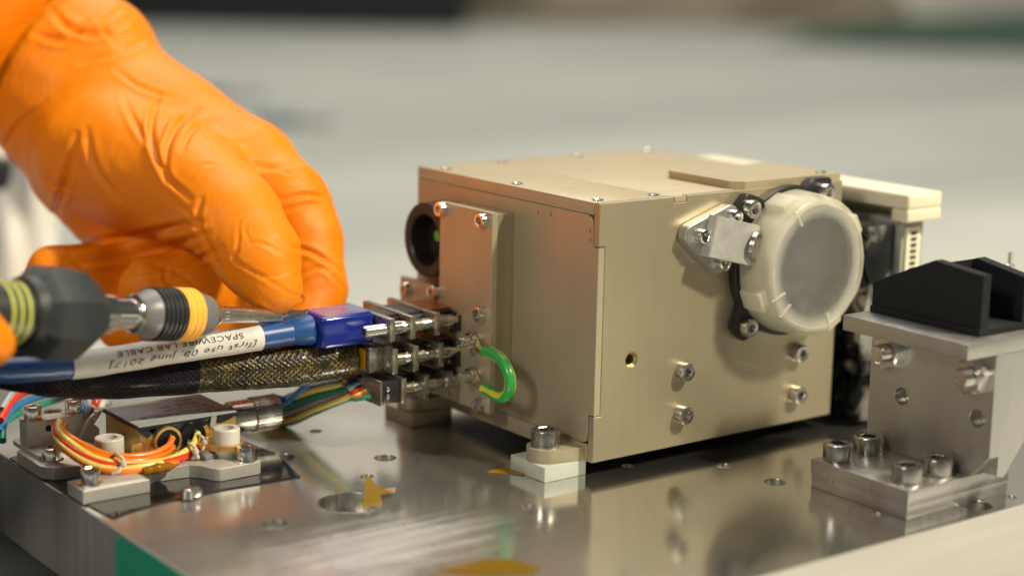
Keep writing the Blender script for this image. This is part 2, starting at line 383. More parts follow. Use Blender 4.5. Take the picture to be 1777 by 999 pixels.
def sheet(mb, outline, holes, lo, hi, plane='xy', bev=0., mi=0):
    """a flat plate with real holes, filled by a 2-D curve and extruded"""
    cu = bpy.data.curves.new('t', 'CURVE'); cu.dimensions = '2D'; cu.fill_mode = 'BOTH'; cu.extrude = (hi-lo)/2-bev
    if bev: cu.bevel_depth = bev; cu.bevel_resolution = 0; cu.offset = -bev
    for poly in [outline]+holes:
        sp = cu.splines.new('POLY'); sp.points.add(len(poly)-1); sp.use_cyclic_u = True
        for p, q in zip(sp.points, poly): p.co = (q[0], q[1], 0, 1)
    o = bpy.data.objects.new('t', cu); col.objects.link(o)
    dg = bpy.context.evaluated_depsgraph_get(); dg.update()
    me = bpy.data.meshes.new_from_object(o.evaluated_get(dg))
    bm = bmesh.new(); bm.from_mesh(me); bmesh.ops.remove_doubles(bm, verts=bm.verts[:], dist=1e-4)
    f = {'xy': lambda c: Vector((c.x, c.y, c.z+(lo+hi)/2)), 'xz': lambda c: Vector((c.x, c.z+(lo+hi)/2, c.y)),
         'yz': lambda c: Vector((c.z+(lo+hi)/2, c.x, c.y))}[plane]
    for v in bm.verts: v.co = f(v.co)
    mb.bm(bm, mi); bpy.data.objects.remove(o); bpy.data.curves.remove(cu); bpy.data.meshes.remove(me); return mb

def cap_screw(name, r, h, hx, depth, mat, washer=0.):
    """socket cap screw, base at z=0 pointing +z, with a real hexagonal recess"""
    n = 24; mb = MB(); vs = []; fs = []
    def ring(f, z): vs.extend([(f(2*PI*i/n)*math.cos(2*PI*i/n), f(2*PI*i/n)*math.sin(2*PI*i/n), z) for i in range(n)])
    hexf = lambda a, q: q*math.cos(PI/6)/math.cos(((a+PI/6) % (PI/3))-PI/6)
    b = .12*r
    rings = [(lambda a: r, 0), (lambda a: r, h-b), (lambda a: r-.3*b, h-.3*b), (lambda a: r-b, h), (lambda a: hexf(a, hx)+.04*r, h), (lambda a: hexf(a, hx), h-.06*r), (lambda a: hexf(a, hx), h-depth)]
    if washer: rings = [(lambda a: r*1.35, 0), (lambda a: r*1.35, washer)]+[(g, z+washer) for g, z in rings]
    for g, z in rings: ring(g, z)
    for k in range(len(rings)-1):
        for i in range(n):
            j = (i+1) % n; fs.append([k*n+i, k*n+j, (k+1)*n+j, (k+1)*n+i])
    fs.append([(len(rings)-1)*n+i for i in range(n)])
    return mb.add(vs, fs).mesh(name, mat, smooth=30)
def place(name, me, parent, loc, d=(0, 0, 1), spin=0.):
    o = bpy.data.objects.new(name, me); col.objects.link(o)
    org = ORG[parent] if parent else Vector((0, 0, 0)); o.parent = parent
    o.location = (Vector(loc)-org)*MM
    o.rotation_mode = 'QUATERNION'
    o.rotation_quaternion = Vector(d).normalized().to_track_quat('Z', 'Y') @ Quaternion((0, 0, 1), spin)
    ORG[o] = Vector(loc); return o
S_M3 = cap_screw('screw', 2.75, 3.0, 1.45, 1.8, 'steel')
S_M3D = cap_screw('screw', 2.75, 3.0, 1.45, 1.8, 'dark_steel')
S_M25 = cap_screw('screw', 2.2, 2.4, 1.2, 1.4, 'chrome')
S_PAN = cap_screw('screw', 1.7, .55, .9, .4, 'chrome')
S_M5 = cap_screw('screw', 4.3, 5.0, 2.4, 3.0, 'dark_steel')
S_M4 = cap_screw('screw', 3.3, 4.2, 1.8, 2.4, 'steel')
S_SM = cap_screw('screw', 2.6, 3.6, 1.4, 1.8, 'chrome', .5)

# ------------------------------------------------------------------ setting: bench and far blurred things
BZ = -25.0
o = MB().box(-2600, 3400, -900, 3600, BZ-40, BZ, 2, 1).build('bench_top', 'bench_top'); o['kind'] = 'structure'
def rotz(mb, cx, cy, a):
    ca, sa = math.cos(a), math.sin(a)
    mb.v = [(cx+x*ca-y*sa, cy+x*sa+y*ca, z) for x, y, z in mb.v]; return mb
VA = math.atan2(ROT[0][1], ROT[0][0])
o = rotz(MB().box(-4500, 4500, 0, 60, BZ-900, 2600), CAM[0]+ROT[2][0]*4800, CAM[1]+ROT[2][1]*4800, VA).build('back_wall', 'wall_paint'); o['kind'] = 'structure'
far = thing('equipment_case', 'dark equipment case far behind the orange glove', 'case', (1400, 2600, BZ))
rotz(MB().box(-340, 330, 0, 400, BZ+.2, BZ+330, 14, 3), 1335, 2525, VA).build('body', 'dark_cloth', far)
rotz(MB().box(-345, 335, -6, 404, BZ+331, BZ+380, 10, 3), 1335, 2525, VA).build('lid', 'dark_cloth', far)
def lump(name, mat, cx, cy, sx, sy, sz, seed, label, cat):
    rnd = np.random.RandomState(seed); mb = MB(); nu, nv = 48, 16; vs = []; fs = []
    ph = rnd.rand(6)*6
    for j in range(nv+1):
        t = j/nv*PI/2
        for i in range(nu):
            a = 2*PI*i/nu
            k = 1+.10*math.sin(3*a+ph[0])+.07*math.sin(5*a+ph[1]+4*t)+.05*math.sin(9*a+ph[2]-7*t)
            vs.append((math.cos(a)*math.cos(t)*sx*k, math.sin(a)*math.cos(t)*sy*k, BZ+.3+math.sin(t)*sz*(1+.08*math.sin(4*a+ph[3]))))
    for j in range(nv):
        for i in range(nu): fs.append([j*nu+i, j*nu+(i+1) % nu, (j+1)*nu+(i+1) % nu, (j+1)*nu+i])
    fs.append(list(range(nu))[::-1])
    mb.add(vs, fs); rotz(mb, cx, cy, VA)
    return tag(mb.build(name, mat), label, cat)
lump('cloth_bundle', 'khaki_cloth', 2250, 2500, 480, 260, 240, 3, 'khaki cloth bundle far behind, between dark case and green bag', 'cloth')
lump('cloth_bag', 'green_cloth', 2330, 1480, 480, 110, 62, 8, 'dark green bag far behind, toward the far corner', 'bag')

for k, (cx, cy, ln) in enumerate(((575, 1326, 90), (502, 1052, 75))):
    t = thing('pen', ('grey-blue pen lying farther back on the bench behind the glove', 'grey-blue pen lying on the bench nearer to the glove knuckles')[k], 'pen', (cx, cy, BZ), 'pens lying on the bench')
    d = Vector((ROT[0][0], ROT[0][1], 0)).normalized(); a_ = Vector((cx, cy, BZ+5.4))-d*ln/2
    MB().lathe([(0, 2), (8, 5), (ln-2, 5), (ln, 4)], a_, a_+d*ln, 20).build('barrel', 'pen_blue', t)
    MB().lathe([(0, 5.2), (ln*.35, 5.3)], a_+d*ln*.62, a_+d*ln, 20).build('cap', 'grey_panel', t)

# ------------------------------------------------------------------ mounting plate with real holes
PX0, PX1, PY0, PY1 = -131.0, 190.0, -84.5, 215.0
plate = thing('mounting_plate', 'thick polished aluminium mounting plate drilled with holes under the whole setup', 'plate', (0, 0, BZ))
HOLES = [(-63.7, 66.4, 3.6), (-41.4, 84.9, 1.9), (-38.7, 49.4, 3.1), (-52.8, 37.0, 1.7), (-69.3, 19.5, 8.6), (-31.1, -10.2, 2.0),
         (16.6, 3.6, 1.8), (40.4, -12.0, 2.0), (41.9, -31.6, 3.0), (73.5, -77.5, 4.6), (88, -78.3, 1.5), (44.5, -67.5, 1.6),
         (110, -20, 3), (-15, 120, 3), (-70, 130, 3), (-95, 15, 3.4), (-118, -30, 4), (-100, 150, 3), (130, -60, 2)]
mb = sheet(MB(), [(PX0+.4, PY0+.4), (PX1, PY0+.4), (PX1, PY1), (PX0+.4, PY1)], [circle(x, y, r, 36) for x, y, r in HOLES], -24.6, 0)
mb.build('top_slab', 'plate_metal', plate, 30)
mb = MB().box(PX0, PX0+.39, PY0+.4, PY1, BZ+.05, -.12); mb.build('milled_side', 'plate_side_shaded', plate)
mb = MB().box(PX0, PX1, PY0, PY0+.39, BZ+.05, -.12); mb.build('milled_side', 'plate_side_lit', plate)
for x, y, r in HOLES:                      # bored walls with a bright lip; the wide ones end in a floor
    dp = 5.5 if r > 3.2 else 12
    q = MB().lathe([(0, r+.02), (-.05, r+.30), (-.09, r+.02), (.25, r-.12), (dp, r-.12), (dp, .01)], (x, y, -.02), (x, y, -30), 40, close=False); q.build('bore', 'plate_bore', plate)
o = tag(MB().box(-420, PX0-.5, -160, 260, BZ+.02, BZ+.9, .2).build('bench_dark_sheet', 'bench_dark_sheet'), 'dark grey sheet on the bench along the milled side of the plate', 'mat')  # thin dark sheet covering the bench beside the plate
# green tape on the milled side
tp = MB().add([(PX0-.12, 34.3, -2.2), (PX0-.12, 34.3, -25), (PX0-.12, -14, -25), (PX0-.12, -14, -.4), (PX0-.12, 14, -.5), (PX0-.12, 30, -1.2)], [[0, 1, 2, 3, 4, 5]])
tp.add([(x+.1, y, z) for x, y, z in tp.v[:6]], [[5, 4, 3, 2, 1, 0]])
n6 = 6; tp.f += [[i, (i+1) % 6, 6+(i+1) % 6, 6+i] for i in range(6)]; tp.mi += [0]*6
tag(tp.build('green_tape', 'green_tape'), 'strip of green tape stuck on the milled side of the plate', 'tape')
# amber film scraps
def scrap(name, pts, mat, label, th=.08):
    mb = MB(); n = len(pts); mb.add(pts, [list(range(n))]); mb.add([(x, y, z+th) for x, y, z in pts], [list(range(n))[::-1]])
    mb.f += [[i, (i+1) % n, n+(i+1) % n, n+i] for i in range(n)]; mb.mi += [0]*n
    bm = bmesh.new(); me = mb.mesh('t', mat); bm.from_mesh(me); bmesh.ops.triangulate(bm, faces=bm.faces[:]); bm.free()
    return tag(mb.build(name, mat, None, 60), label, 'tape')
tsv = [(-69.5, 13.4, .05), (-63.2, 12.6, .05), (-61.5, 16.2, 1.9), (-66.0, 17.2, 2.8), (-60.2, 19.6, 3.0), (-63.8, 20.6, 4.6), (-56.0, 17.6, .9), (-58.2, 20.6, 1.6), (-54.6, 19.2, 1.8), (-61.8, 22.6, 6.0)]
tsf = [[0, 1, 2], [0, 2, 3], [3, 2, 4], [3, 4, 5], [2, 6, 4], [6, 7, 4], [6, 8, 7], [5, 4, 9]]
tm = MB().add(tsv, tsf); nb = len(tsv); tm.add([(x+.03, y+.06, z+.03) for x, y, z in tsv], [f[::-1] for f in tsf])
tag(tm.build('tape_scrap', 'amber_film_bright', None, 20, False), 'torn amber tape scrap curling up at the wide hole in the plate', 'tape')
scrap('tape_scrap', [(-22.2, 20.9, .1), (-17.2, 16, .1), (-15, 12.4, .12), (-14.2, 13.8, .3), (-17, 20.8, .5), (-20, 21.6, .3)], 'amber_film', 'small amber tape scrap beside the white spacer with the bolt')
scrap('tape_scrap', [(-79, -37.5, .1), (-74, -44.5, .1), (-62, -52, .1), (-57, -49.5, .1), (-59, -41, .1), (-64, -37, .1)], 'amber_film_bright', 'yellow amber tape piece at the bottom edge of the photo')

# dark glossy sheet under the little module
pts = [(-130.7, 108), (-130.3, 90), (-130.0, 72), (-129.2, 55), (-128.2, 42.0), (-122, 44.5), (-112, 46.8), (-101, 47.4), (-92, 47.9), (-80, 47.0), (-69.0, 46.6), (-67.0, 56), (-64, 70), (-66, 92), (-72, 110), (-100, 116)]
tag(MB().prism(pts, .15, .45).build('dark_sheet', 'black_sheet'), 'thin dark glossy sheet lying under the wired module', 'sheet')

# ------------------------------------------------------------------ instrument housing
G = 4.5; BW, BD, ZT = 97.8, 91.1, 79.5
box = thing('instrument_housing', 'gold-tinted metal instrument box with round capped lens and connector cover', 'instrument', (50, 45, G))
MB().box(2.4, BW-.6, 2.7, BD-2, G+.6, ZT-4.2).build('inner_body', 'dark_gap', box)
mb = sheet(MB(), [(0, G), (BW, G), (BW, ZT), (32.6, ZT), (32.6, ZT-1.9), (27.8, ZT-1.9), (27.8, ZT), (0, ZT), (0, 67.2), (2.3, 67.2), (2.3, 18), (0, 18)], [circle(13.4, 33.2, 2.2, 28)], 0, 2.5, 'xz', .2)
front = mb.build('front_panel', 'gold_housing', box)
q = MB().lathe([(0, 2.2), (0, 2.35), (.9, 1.5), (3, 1.45)], (13.4, -.02, 33.2), (13.4, 5, 33.2), 24, close=False); q.build('threaded_hole', 'crimp', front)
MB().box(27.95, 32.45, .15, 2.4, ZT-1.8, ZT-.05, .15).build('locating_tab', 'gold_lid', box)
# side panel set in the frame: a hairline gap runs round it
side = rounded([(4.6, 72.4), (8, 75.3-1.5)], 1.5)
poly = [(0.1, 18.3), (2.3, 18.3), (2.75, 17.8), (2.75, 11.8), (3.3, 10.2), (4.9, 9.6), (BD-.1, 9.6), (BD-.1, 75.8), (5.2, 75.8), (3.5, 75.1), (2.75, 73.4), (2.75, 67.6), (2.3, 66.9), (.1, 66.9)]
sheet(MB(), poly, [], 0.0, 2.2, 'yz', .1).build('side_panel', 'gold_housing_side', box)
MB().box(.0, 2.2, 2.55, BD, G, 9.4, .1).build('bottom_rail', 'gold_housing_side', box)
MB().box(2.3, BW, BD-1.9, BD, G, ZT-4).build('rear_panel', 'gold_housing', box)
MB().box(BW-.55, BW+1.2, 3.2, BD-4, G+1, ZT-1, .3).build('gasket_strip', 'black_rubber', box)
MB().box(0, 26.9, 2.6, BD, ZT-3.6, ZT, .22).build('lid_strip', 'gold_lid', box)
MB().box(27.05, BW, 2.6, BD, ZT-3.6, ZT, .22).build('lid', 'gold_lid', box)
MB().prism([(53, 4), (56, .3), (BW-1, .3), (BW-1, 31), (53, 31)], ZT+.01, ZT+2.3).build('raised_plate', 'gold_lid', box)
for x, y in [(3.6, 80.5), (29.8, 86), (3.4, 43.0), (3.4, 5.2), (24.2, 5.2), (93.5, 87), (62, 87)]:
    place('screw', S_PAN, box, (x, y, ZT-.1), (0, 0, 1), x)
place('screw', S_PAN, box, (92.5, 4.5, ZT+2.2), (0, 0, 1), 1)
for x, z in [(33.2, 27.4), (33.3, 14.2), (81.0, 27.0), (81.2, 13.6)]:
    place('screw', S_M3, box, (x, -.02, z), (0, -1, 0), x)
# small wear marks on the side panel
for y, z in [(28, 73.2), (22, 73.5), (4.0, 71.4), (3.8, 68.9)]:
    MB().box(-.04, .05, y-.25, y+.25, z-.6, z+.6).build('scuff', 'wire_brown', box)

# lens: black flange with lugs, tube, glass
LX, LZ = 73.0, 57.0
lugs = [137, 226, 61, 315]
def flr(a):
    d = math.degrees(a) % 360; r = 23.0
    for L in lugs:
        e = abs((d-L+180) % 360-180)
        if e < 15: r = max(r, 23.0+6.0*min(1, (15-e)/9.))
    return r
out = [(LX+flr(2*PI*i/180)*math.cos(2*PI*i/180), LZ+flr(2*PI*i/180)*math.sin(2*PI*i/180)) for i in range(180)]
out = [(x, min(z, 81.5)) for x, z in out]
fl = sheet(MB(), out, [circle(LX, LZ, 16.6, 48)], -3.2, -.05, 'xz', .3).build('lens_flange', 'black_anodised', box)
MB().lathe([(0, 19.6), (7.5, 19.6), (7.5, 17.2), (0, 17.2)], (LX, -3.1, LZ), (LX, -20, LZ), 64).build('lens_tube', 'black_anodised', fl)
MB().lathe([(0, 17.1), (.6, 17.1), (1.0, 12), (1.3, 5), (1.4, .01)], (LX, -5.5, LZ), (LX, -20, LZ), 64).build('lens_glass', 'lens_glass', fl)
for L in lugs[:3]:
    a = math.radians(L); place('screw', S_M3, fl, (LX+25.6*math.cos(a), -3.2, min(77.2, LZ+25.6*math.sin(a))), (0, -1, 0), a)

# three-cornered bracket with mirror block
tb = sheet(MB(), rounded([(32.6, 68.2), (46.8, 72.8), (43.2, 59.2)], 3.4), [], -3.6, -.05, 'xz', .35).build('corner_bracket', 'machined_aluminium', box)
for x, z in [(35.2, 67.9), (47.6, 72.6), (43.6, 59.3)]:
    place('screw', S_M25, tb, (x, -3.6, z), (0, -1, 0), x)
blk = MB(); prof = [(0, -3.4), (0, -7.4), (13.2, -9.6), (17.2, -8.2), (17.2, -3.4)]
a = math.radians(-14); n5 = len(prof); vs = []
for w in (-6.1, 6.1):
    for u, y in prof:
        uu = u-6.5; vs.append((43.0+uu*math.cos(a)-w*math.sin(a), y, 66.6+uu*math.sin(a)+w*math.cos(a)))
bm = bmesh.new(); bv = [bm.verts.new(p) for p in vs]
for i in range(n5): bm.faces.new([bv[i], bv[(i+1) % n5], bv[n5+(i+1) % n5], bv[n5+i]])
bm.faces.new(bv[:n5][::-1]); bm.faces.new(bv[n5:])
bmesh.ops.bevel(bm, geom=bm.edges[:], offset=.25, segments=2, affect='EDGES')
mb_ = MB().bm(bm).build('mirror_block', 'cast_aluminium', tb)
MB().lathe([(0, 4.6), (1.2, 4.6), (1.2, 3.6), (.2, 3.6)], (52.0, -8.6, 64.4), (54.6, -14.0, 63.7), 32).build('clamp_ring', 'steel', tb)

# feet with bolts
def foot(y, label=None):
    f = MB().prism(hull(rounded([(-8.6, y)], 5.6, 24)+[(0, y-7.5), (0, y+7.5), (2, y+7.5), (2, y-7.5)]), G+.02, G+4.0).build('foot_tab', 'gold_housing_side', box)
    return f
f1 = foot(11.0); place('bolt', S_M5, f1, (-8.6, 11.0, G+4.0), (0, 0, 1), .3)
f2 = foot(79.0); place('bolt', S_M5, f2, (-8.6, 79.0, G+4.0), (0, 0, 1), .8)
for yy, lab in ((11.5, 'white plastic spacer under the near bolted foot of the gold box'), (79, 'spacer block under the far foot, below the connectors')):
    tag(MB().box(-14.3, .8, yy-7.6, yy+8.6, 0.03, G, .25).build('spacer_block', 'white_spacer' if yy < 50 else 'gold_housing_side'), lab, 'spacer', 'spacers under the instrument box')

# connector cover on the side panel
CXF = -9.0
cov = sheet(MB(), [(38.2, 11.4), (87, 11.4), (87, 45.5), (65.3, 45.5), (65.3, 72.2), (38.2, 72.2)], [], CXF, CXF+2.0, 'yz', .1).build('connector_cover', 'gold_housing_side', box)
sheet(MB(), [(39.6, 12.4), (86, 12.4), (86, 44.5), (64.3, 44.5), (64.3, 71.4), (39.6, 71.4)], [], CXF+2.01, -.03, 'yz', .1).build('cover_wall', 'gold_housing', box)
for y, z in [(63.2, 70.2), (42.0, 69.6), (82.0, 42.2), (66.5, 44.0), (42.2, 41.6), (42.0, 13.6)]:
    place('screw', S_M25, cov, (CXF-.02, y, z), (-1, 0, 0), y)
for z0 in (36.5, 25.4):                       # small black contact strips with two pins each
    p = MB().box(CXF-1.2, CXF-.02, 55.6, 57.8, z0-3.2, z0+3.2, .2).build('contact_strip', 'black_plastic', cov)
    for dz in (-1.6, 1.6):
        MB().lathe([(0, .8), (.5, .8), (.7, .3)], (CXF-1.2, 56.7, z0+dz), (CXF-3, 56.7, z0+dz), 12).build('pin', 'chrome', p)
    MB().box(CXF-.8, CXF-.02, 53.2, 54.2, z0-2.4, z0+2.4, .1).build('slot_mark', 'black_plastic', cov)

# round black socket beside the cover
sk = MB().lathe([(0, 11.7), (7.2, 11.7), (7.6, 11.3), (7.6, 8.4), (7.2, 8.0), (1.2, 7.4), (1.2, .01)], (-.03, 75.6, 58.6), (-20, 75.6, 58.6), 56).build('round_socket', 'black_anodised', box)
MB().lathe([(0, 1.9), (1.0, 1.7), (1.3, .01)], (-2.2, 75.2, 59.6), (-20, 75.2, 59.6), 24).build('green_disc', 'green_dot', sk)  # small plain green disc inside the socket

# ------------------------------------------------------------------ translucent lens cap
capt = thing('lens_cap', 'frosted translucent round plastic cap over the lens', 'lens cap', (LX, -6, LZ-22))
rm = lambda an, t: 1+.010*math.cos(6*an+.4)+.004*math.cos(13*an)
MB().lathe([(0, 21.5), (.6, 21.8), (9.0, 21.4), (10.8, 20.6), (11.6, 19.6), (11.8, 18.6), (10.9, 18.1), (10.7, 18.4), (10.2, 19.4), (8.8, 20.0), (.6, 20.3), (0, 20.3)], (LX, -3.3, LZ), (LX, -20, LZ), 96, rmod=rm).build('rim', 'cap_plastic', capt)
MB().lathe([(0, 18.45), (.8, 18.45), (.9, 12), (1.0, .01)], (LX, -13.9, LZ), (LX, -20, LZ), 64).build('window', 'cap_window', capt)
for an in (122, 205, 222, 288):
    a = math.radians(an); c_, s_ = math.cos(a), math.sin(a); mb = MB()
    mb.box(15.2, 20.6, -.35, .35, -.55, .55, .15, 1)
    mb.v = [(LX+x*c_-y*s_, -14.9+z+(.12 if x > 19 else 0)*3, LZ+x*s_+y*c_) for x, y, z in mb.v]
    mb.build('rib', 'cap_plastic', capt)
for an in (118, 205, 300, 30):
    a = math.radians(an); c_, s_ = math.cos(a), math.sin(a); mb = MB().box(19.5, 23.0, -3.2, 3.2, -4, 4.5, .6, 2)
    mb.v = [(LX+x*c_-y*s_, -8.5+z, LZ+x*s_+y*c_) for x, y, z in mb.v]; mb.build('grip_pad', 'cap_plastic', capt)

# ------------------------------------------------------------------ connectors and cables
def connector(label, z, xs, tail, hgt, yn=52.0, yf=78.5, plate_x=CXF):
    c = thing('cable_connector', label, 'connector', ((plate_x+xs[-1])/2, (yn+yf)/2, z-hgt/2), 'connectors plugged into the cover')
    for i, x in enumerate(xs):
        w = 1.9; MB().box(x-w/2, x+w/2, yn, yf, z-hgt/2, z+hgt/2, .18).build('flange', 'nickel', c)
    seg = [plate_x-.1]+list(xs)
    for i in range(len(seg)-1):
        a, b = seg[i+1]+.95, seg[i]-(.95 if i else .05)
        if a > b-.3: continue
        MB().prism([(yn+5.2, z+2.3), (yf-5.2, z+2.3), (yf-6.2, z-2.5), (yn+6.2, z-2.5)], a, b, 'yz').build('shell', 'black_anodised' if i != 1 else 'dark_steel', c)
        MB().prism([(yn+7, z+3.1), (yf-7, z+3.1), (yf-7, z+2.4), (yn+7, z+2.4)], a+.3, b-.3, 'yz').build('insert', 'wire_brown' if i == 0 else 'black_plastic', c)
    for y in (yn+2.6, yf-2.6):
        js = MB().lathe([(0, 1.2), (3, 1.2), (3.1, 1.75), (abs(tail-plate_x)-1, 1.75), (abs(tail-plate_x)-.5, 1.5), (abs(tail-plate_x)-.5, .9), (abs(tail-plate_x)-2.2, .8)], (plate_x, y, z), (tail, y, z), 20).build('jackscrew', 'steel', c)
        for k in range(len(xs)):
            MB().lathe([(0, 2.05), (2.6, 2.05)], (xs[k]+4.2, y, z), (xs[k]-9, y, z), 16).build('collar', 'chrome' if k else 'dark_steel', js)
    return c
c1 = connector('top connector of the three stacked ones, plugged to the blue cable', 37.6, (-18.6, -27.4, -34.6), -43.6, 7.0)
c2 = connector('middle connector of the three stacked ones, on the braided cable', 28.0, (-17.2, -26.2, -33.6), -34.8, 7.6)
c3 = connector('lowest connector of the three stacked ones, feeding the rainbow wires', 18.6, (-13.6, -22.2, -30.4), -31.5, 7.6)
MB().box(-39.6, -34.6, 57, 75, 24.2, 31.8, .5).build('backshell', 'dark_steel', c2)
MB().box(-40.4, -39.7, 58.5, 73.5, 24.8, 31.2, .2).build('strain_wrap', 'amber_film', c2)
MB().box(-37.8, -31.4, 52.6, 78, 15.2, 22.2, .4).build('backshell', 'black_anodised', c3)
MB().box(-38.6, -37.85, 52.2, 78.4, 14.9, 22.5, .2).build('flange', 'nickel', c3)
for y in (54, 56.2): MB().lathe([(0, .7), (.6, .7), (.9, .2)], (-36, 52.6, 18.6+(y-55)), (-36, 48, 18.6+(y-55)), 10).build('crimp_dot', 'chrome', c3)

# ground strap: lug posts and green-yellow wire
gs = thing('ground_wire', 'short green and yellow ground wire looped between two connector posts', 'wire', (-12, 34, 17))
for z in (33.2, 22.3):
    MB().lathe([(0, 2.6), (1.0, 2.6), (1.01, 1.9), (2.4, 1.9), (2.41, 2.3), (3.4, 2.3), (3.41, 1.7), (6.5, 1.7), (6.6, 1.3), (7.2, 1.2)], (CXF-.05, 44.6, z), (-40, 44.6, z), 24).build('post', 'chrome', gs)
    MB().prism(hull(rounded([(44.6, z)], 2.7, 24)+[(40.0, z-1.6), (40.6, z-2.8)]), CXF-2.4, CXF-1.8, 'yz').build('ring_lug', 'crimp', gs)
    MB().tube([(CXF-2.1, 41.4, z-1.6), (CXF-2.4, 39, z-2.0), (CXF-2.8, 36.4, z-2.2)], 1.2, 12, 4).build('crimp_barrel', 'crimp', gs)
yw = lambda u, t: 1 if abs(((u+.2+.15*t) % .5)-.25) < .075 else 0
MB().tube([(-11.7, 37.2, 31.2), (-11.9, 34.0, 31.6), (-12.2, 28.4, 30.8), (-12.3, 24.4, 27.6), (-12.2, 23.6, 23.6), (-12.1, 25.4, 20.6), (-12.0, 29.0, 19.4), (-11.8, 33.6, 19.9), (-11.7, 37.2, 20.2)], 1.75, 24, 10, stripe=yw).build('insulation', ['ground_green', 'ground_yellow'], gs)

# blue cable with hood and paper sleeve
bl = thing('blue_cable', 'thick blue cable with white written label sleeve and moulded blue plug hood', 'cable', (-90, 64, 29))
MB().box(-53.8, -36.0, 59.6, 74.2, 32.4, 42.0, 1.3, 3).build('plug_hood', 'blue_hood', bl)
MB().box(-52, -37, 60.8, 73, 41.99, 42.12, .03, 1).build('hood_sheen', 'lilac_sheen', bl)  # lilac slab paints a sheen onto the hood top
path = [(-52, 66.8, 37.3), (-60, 67, 37.2), (-70, 67.2, 36.9), (-84, 68, 36.5), (-97, 69, 36.1), (-112, 69.8, 35.5), (-126, 70.6, 35.2), (-146, 71.5, 36.3), (-175, 73, 40), (-215, 76, 48)]
MB().tube(path, 3.5, 32, 8).build('jacket', 'blue_cable', bl)
MB().lathe([(0, 4.3), (.6, 4.7), (1.5, 4.5), (7, 3.62), (7.2, 3.5)], (-53.6, 66.9, 37.28), (-70, 67.2, 37.0), 32).build('cable_boot', 'blue_cable', bl)
P = spline(path, 40); acc = [0.]
for i in range(1, len(P)): acc.append(acc[-1]+(P[i]-P[i-1]).length)
def at_len(s):
    i = max(1, min(len(P)-1, int(np.searchsorted(acc, s)))); t = (s-acc[i-1])/(acc[i]-acc[i-1])
    p = P[i-1].lerp(P[i], t); d = (P[min(i+3, len(P)-1)]-P[max(i-4, 0)]).normalized(); return p, d
def wrap(s, th, r):
    p, d = at_len(s); w = Vector((0, -1, 0)); w = (w-d*w.dot(d)).normalized(); u = w.cross(d)
    if u.z < 0: u = -u
    return p+(w*math.cos(th)+u*math.sin(th))*r         # th = 0 faces the camera side (-Y), 90 deg is up
s0, s1 = 18.6, 75.0; mb = MB(); nn = 40; nl = 60; vs = []
for k in range(nl+1):
    for i in range(nn):
        vs.append(wrap(s0+(s1-s0)*k/nl, 2*PI*i/nn, 3.78+.05*math.sin(k*.45+i*.3)))
fs = [[k*nn+i, k*nn+(i+1) % nn, (k+1)*nn+(i+1) % nn, (k+1)*nn+i] for k in range(nl) for i in range(nn)]
mb.add(vs, fs); fs2 = [list(range(nn))[::-1], [nl*nn+i for i in range(nn)]]; mb.f += fs2; mb.mi += [0, 0]
slv = mb.build('label_sleeve', 'paper', bl)
def text_mesh(txt, size, shear=0., sx=1.):
    cu = bpy.data.curves.new('t', 'FONT'); cu.body = txt; cu.size = size; cu.shear = shear; cu.space_character = 1.08
    o = bpy.data.objects.new('t', cu); col.objects.link(o); dg = bpy.context.evaluated_depsgraph_get(); dg.update()
    me = bpy.data.meshes.new_from_object(o.evaluated_get(dg)); bm = bmesh.new(); bm.from_mesh(me)
    bmesh.ops.triangulate(bm, faces=bm.faces[:]); bmesh.ops.subdivide_edges(bm, edges=[e for e in bm.edges if e.calc_length() > size*.25], cuts=1)
    bm.verts.index_update()
    V = [(v.co.x*sx, v.co.y) for v in bm.verts]; Fc = [[v.index for v in f.verts] for f in bm.faces]; bm.free()
    bpy.data.objects.remove(o); bpy.data.curves.remove(cu); bpy.data.meshes.remove(me)
    x0 = min(v[0] for v in V); x1 = max(v[0] for v in V)
    return V, Fc, x0, x1
def cable_text(name, txt, size, sa, sb, th0, mat, shear=0., jitter=0.):
    V, Fc, x0, x1 = text_mesh(txt, size, shear); k = (sb-sa)/(x1-x0); R = 3.90
    vs = []
    for x, y in V:
        s = sa+(x-x0)*k; jy = jitter*math.sin(x*1.7)+jitter*.6*math.sin(x*4.1+1)
        vs.append(wrap(s, th0-(y+jy)/R, R))
    MB().add(vs, Fc).build(name, mat, slv, 0, False)
cable_text('printed_line', 'SPACEWIRE LAB CABLE', 2.4, 25.0, 62.5, math.radians(47), 'print_ink')
cable_text('handwritten_line', '[first use 08. June 2017]', 2.4, 21.0, 65.5, math.radians(3), 'pen_ink', .25, .22)

# braided cable
bd = thing('braided_cable', 'fat black and gold braided cable sleeve running below the blue cable', 'cable', (-100, 70, 18))
bp_ = [(-40, 66.5, 27.4), (-56, 69, 26.6), (-83, 75.0, 27.2), (-111, 77.5, 28.8), (-127.5, 79, 31.2), (-143, 81, 35.6), (-170, 84, 43), (-215, 90, 55)]
Pb = spline(bp_, 12); ci = max(i for i, p in enumerate(Pb) if p.x > -88.5)
MB().tube(Pb[:ci+2], lambda t: 6.45+.05*math.sin(t*40)+.05*math.sin(t*97), 36, 2).build('gold_sheath', 'gold_braid', bd)
MB().tube(Pb[ci:], lambda t: 6.55+.10*math.sin(t*50), 36, 2).build('black_sheath', 'black_braid', bd)

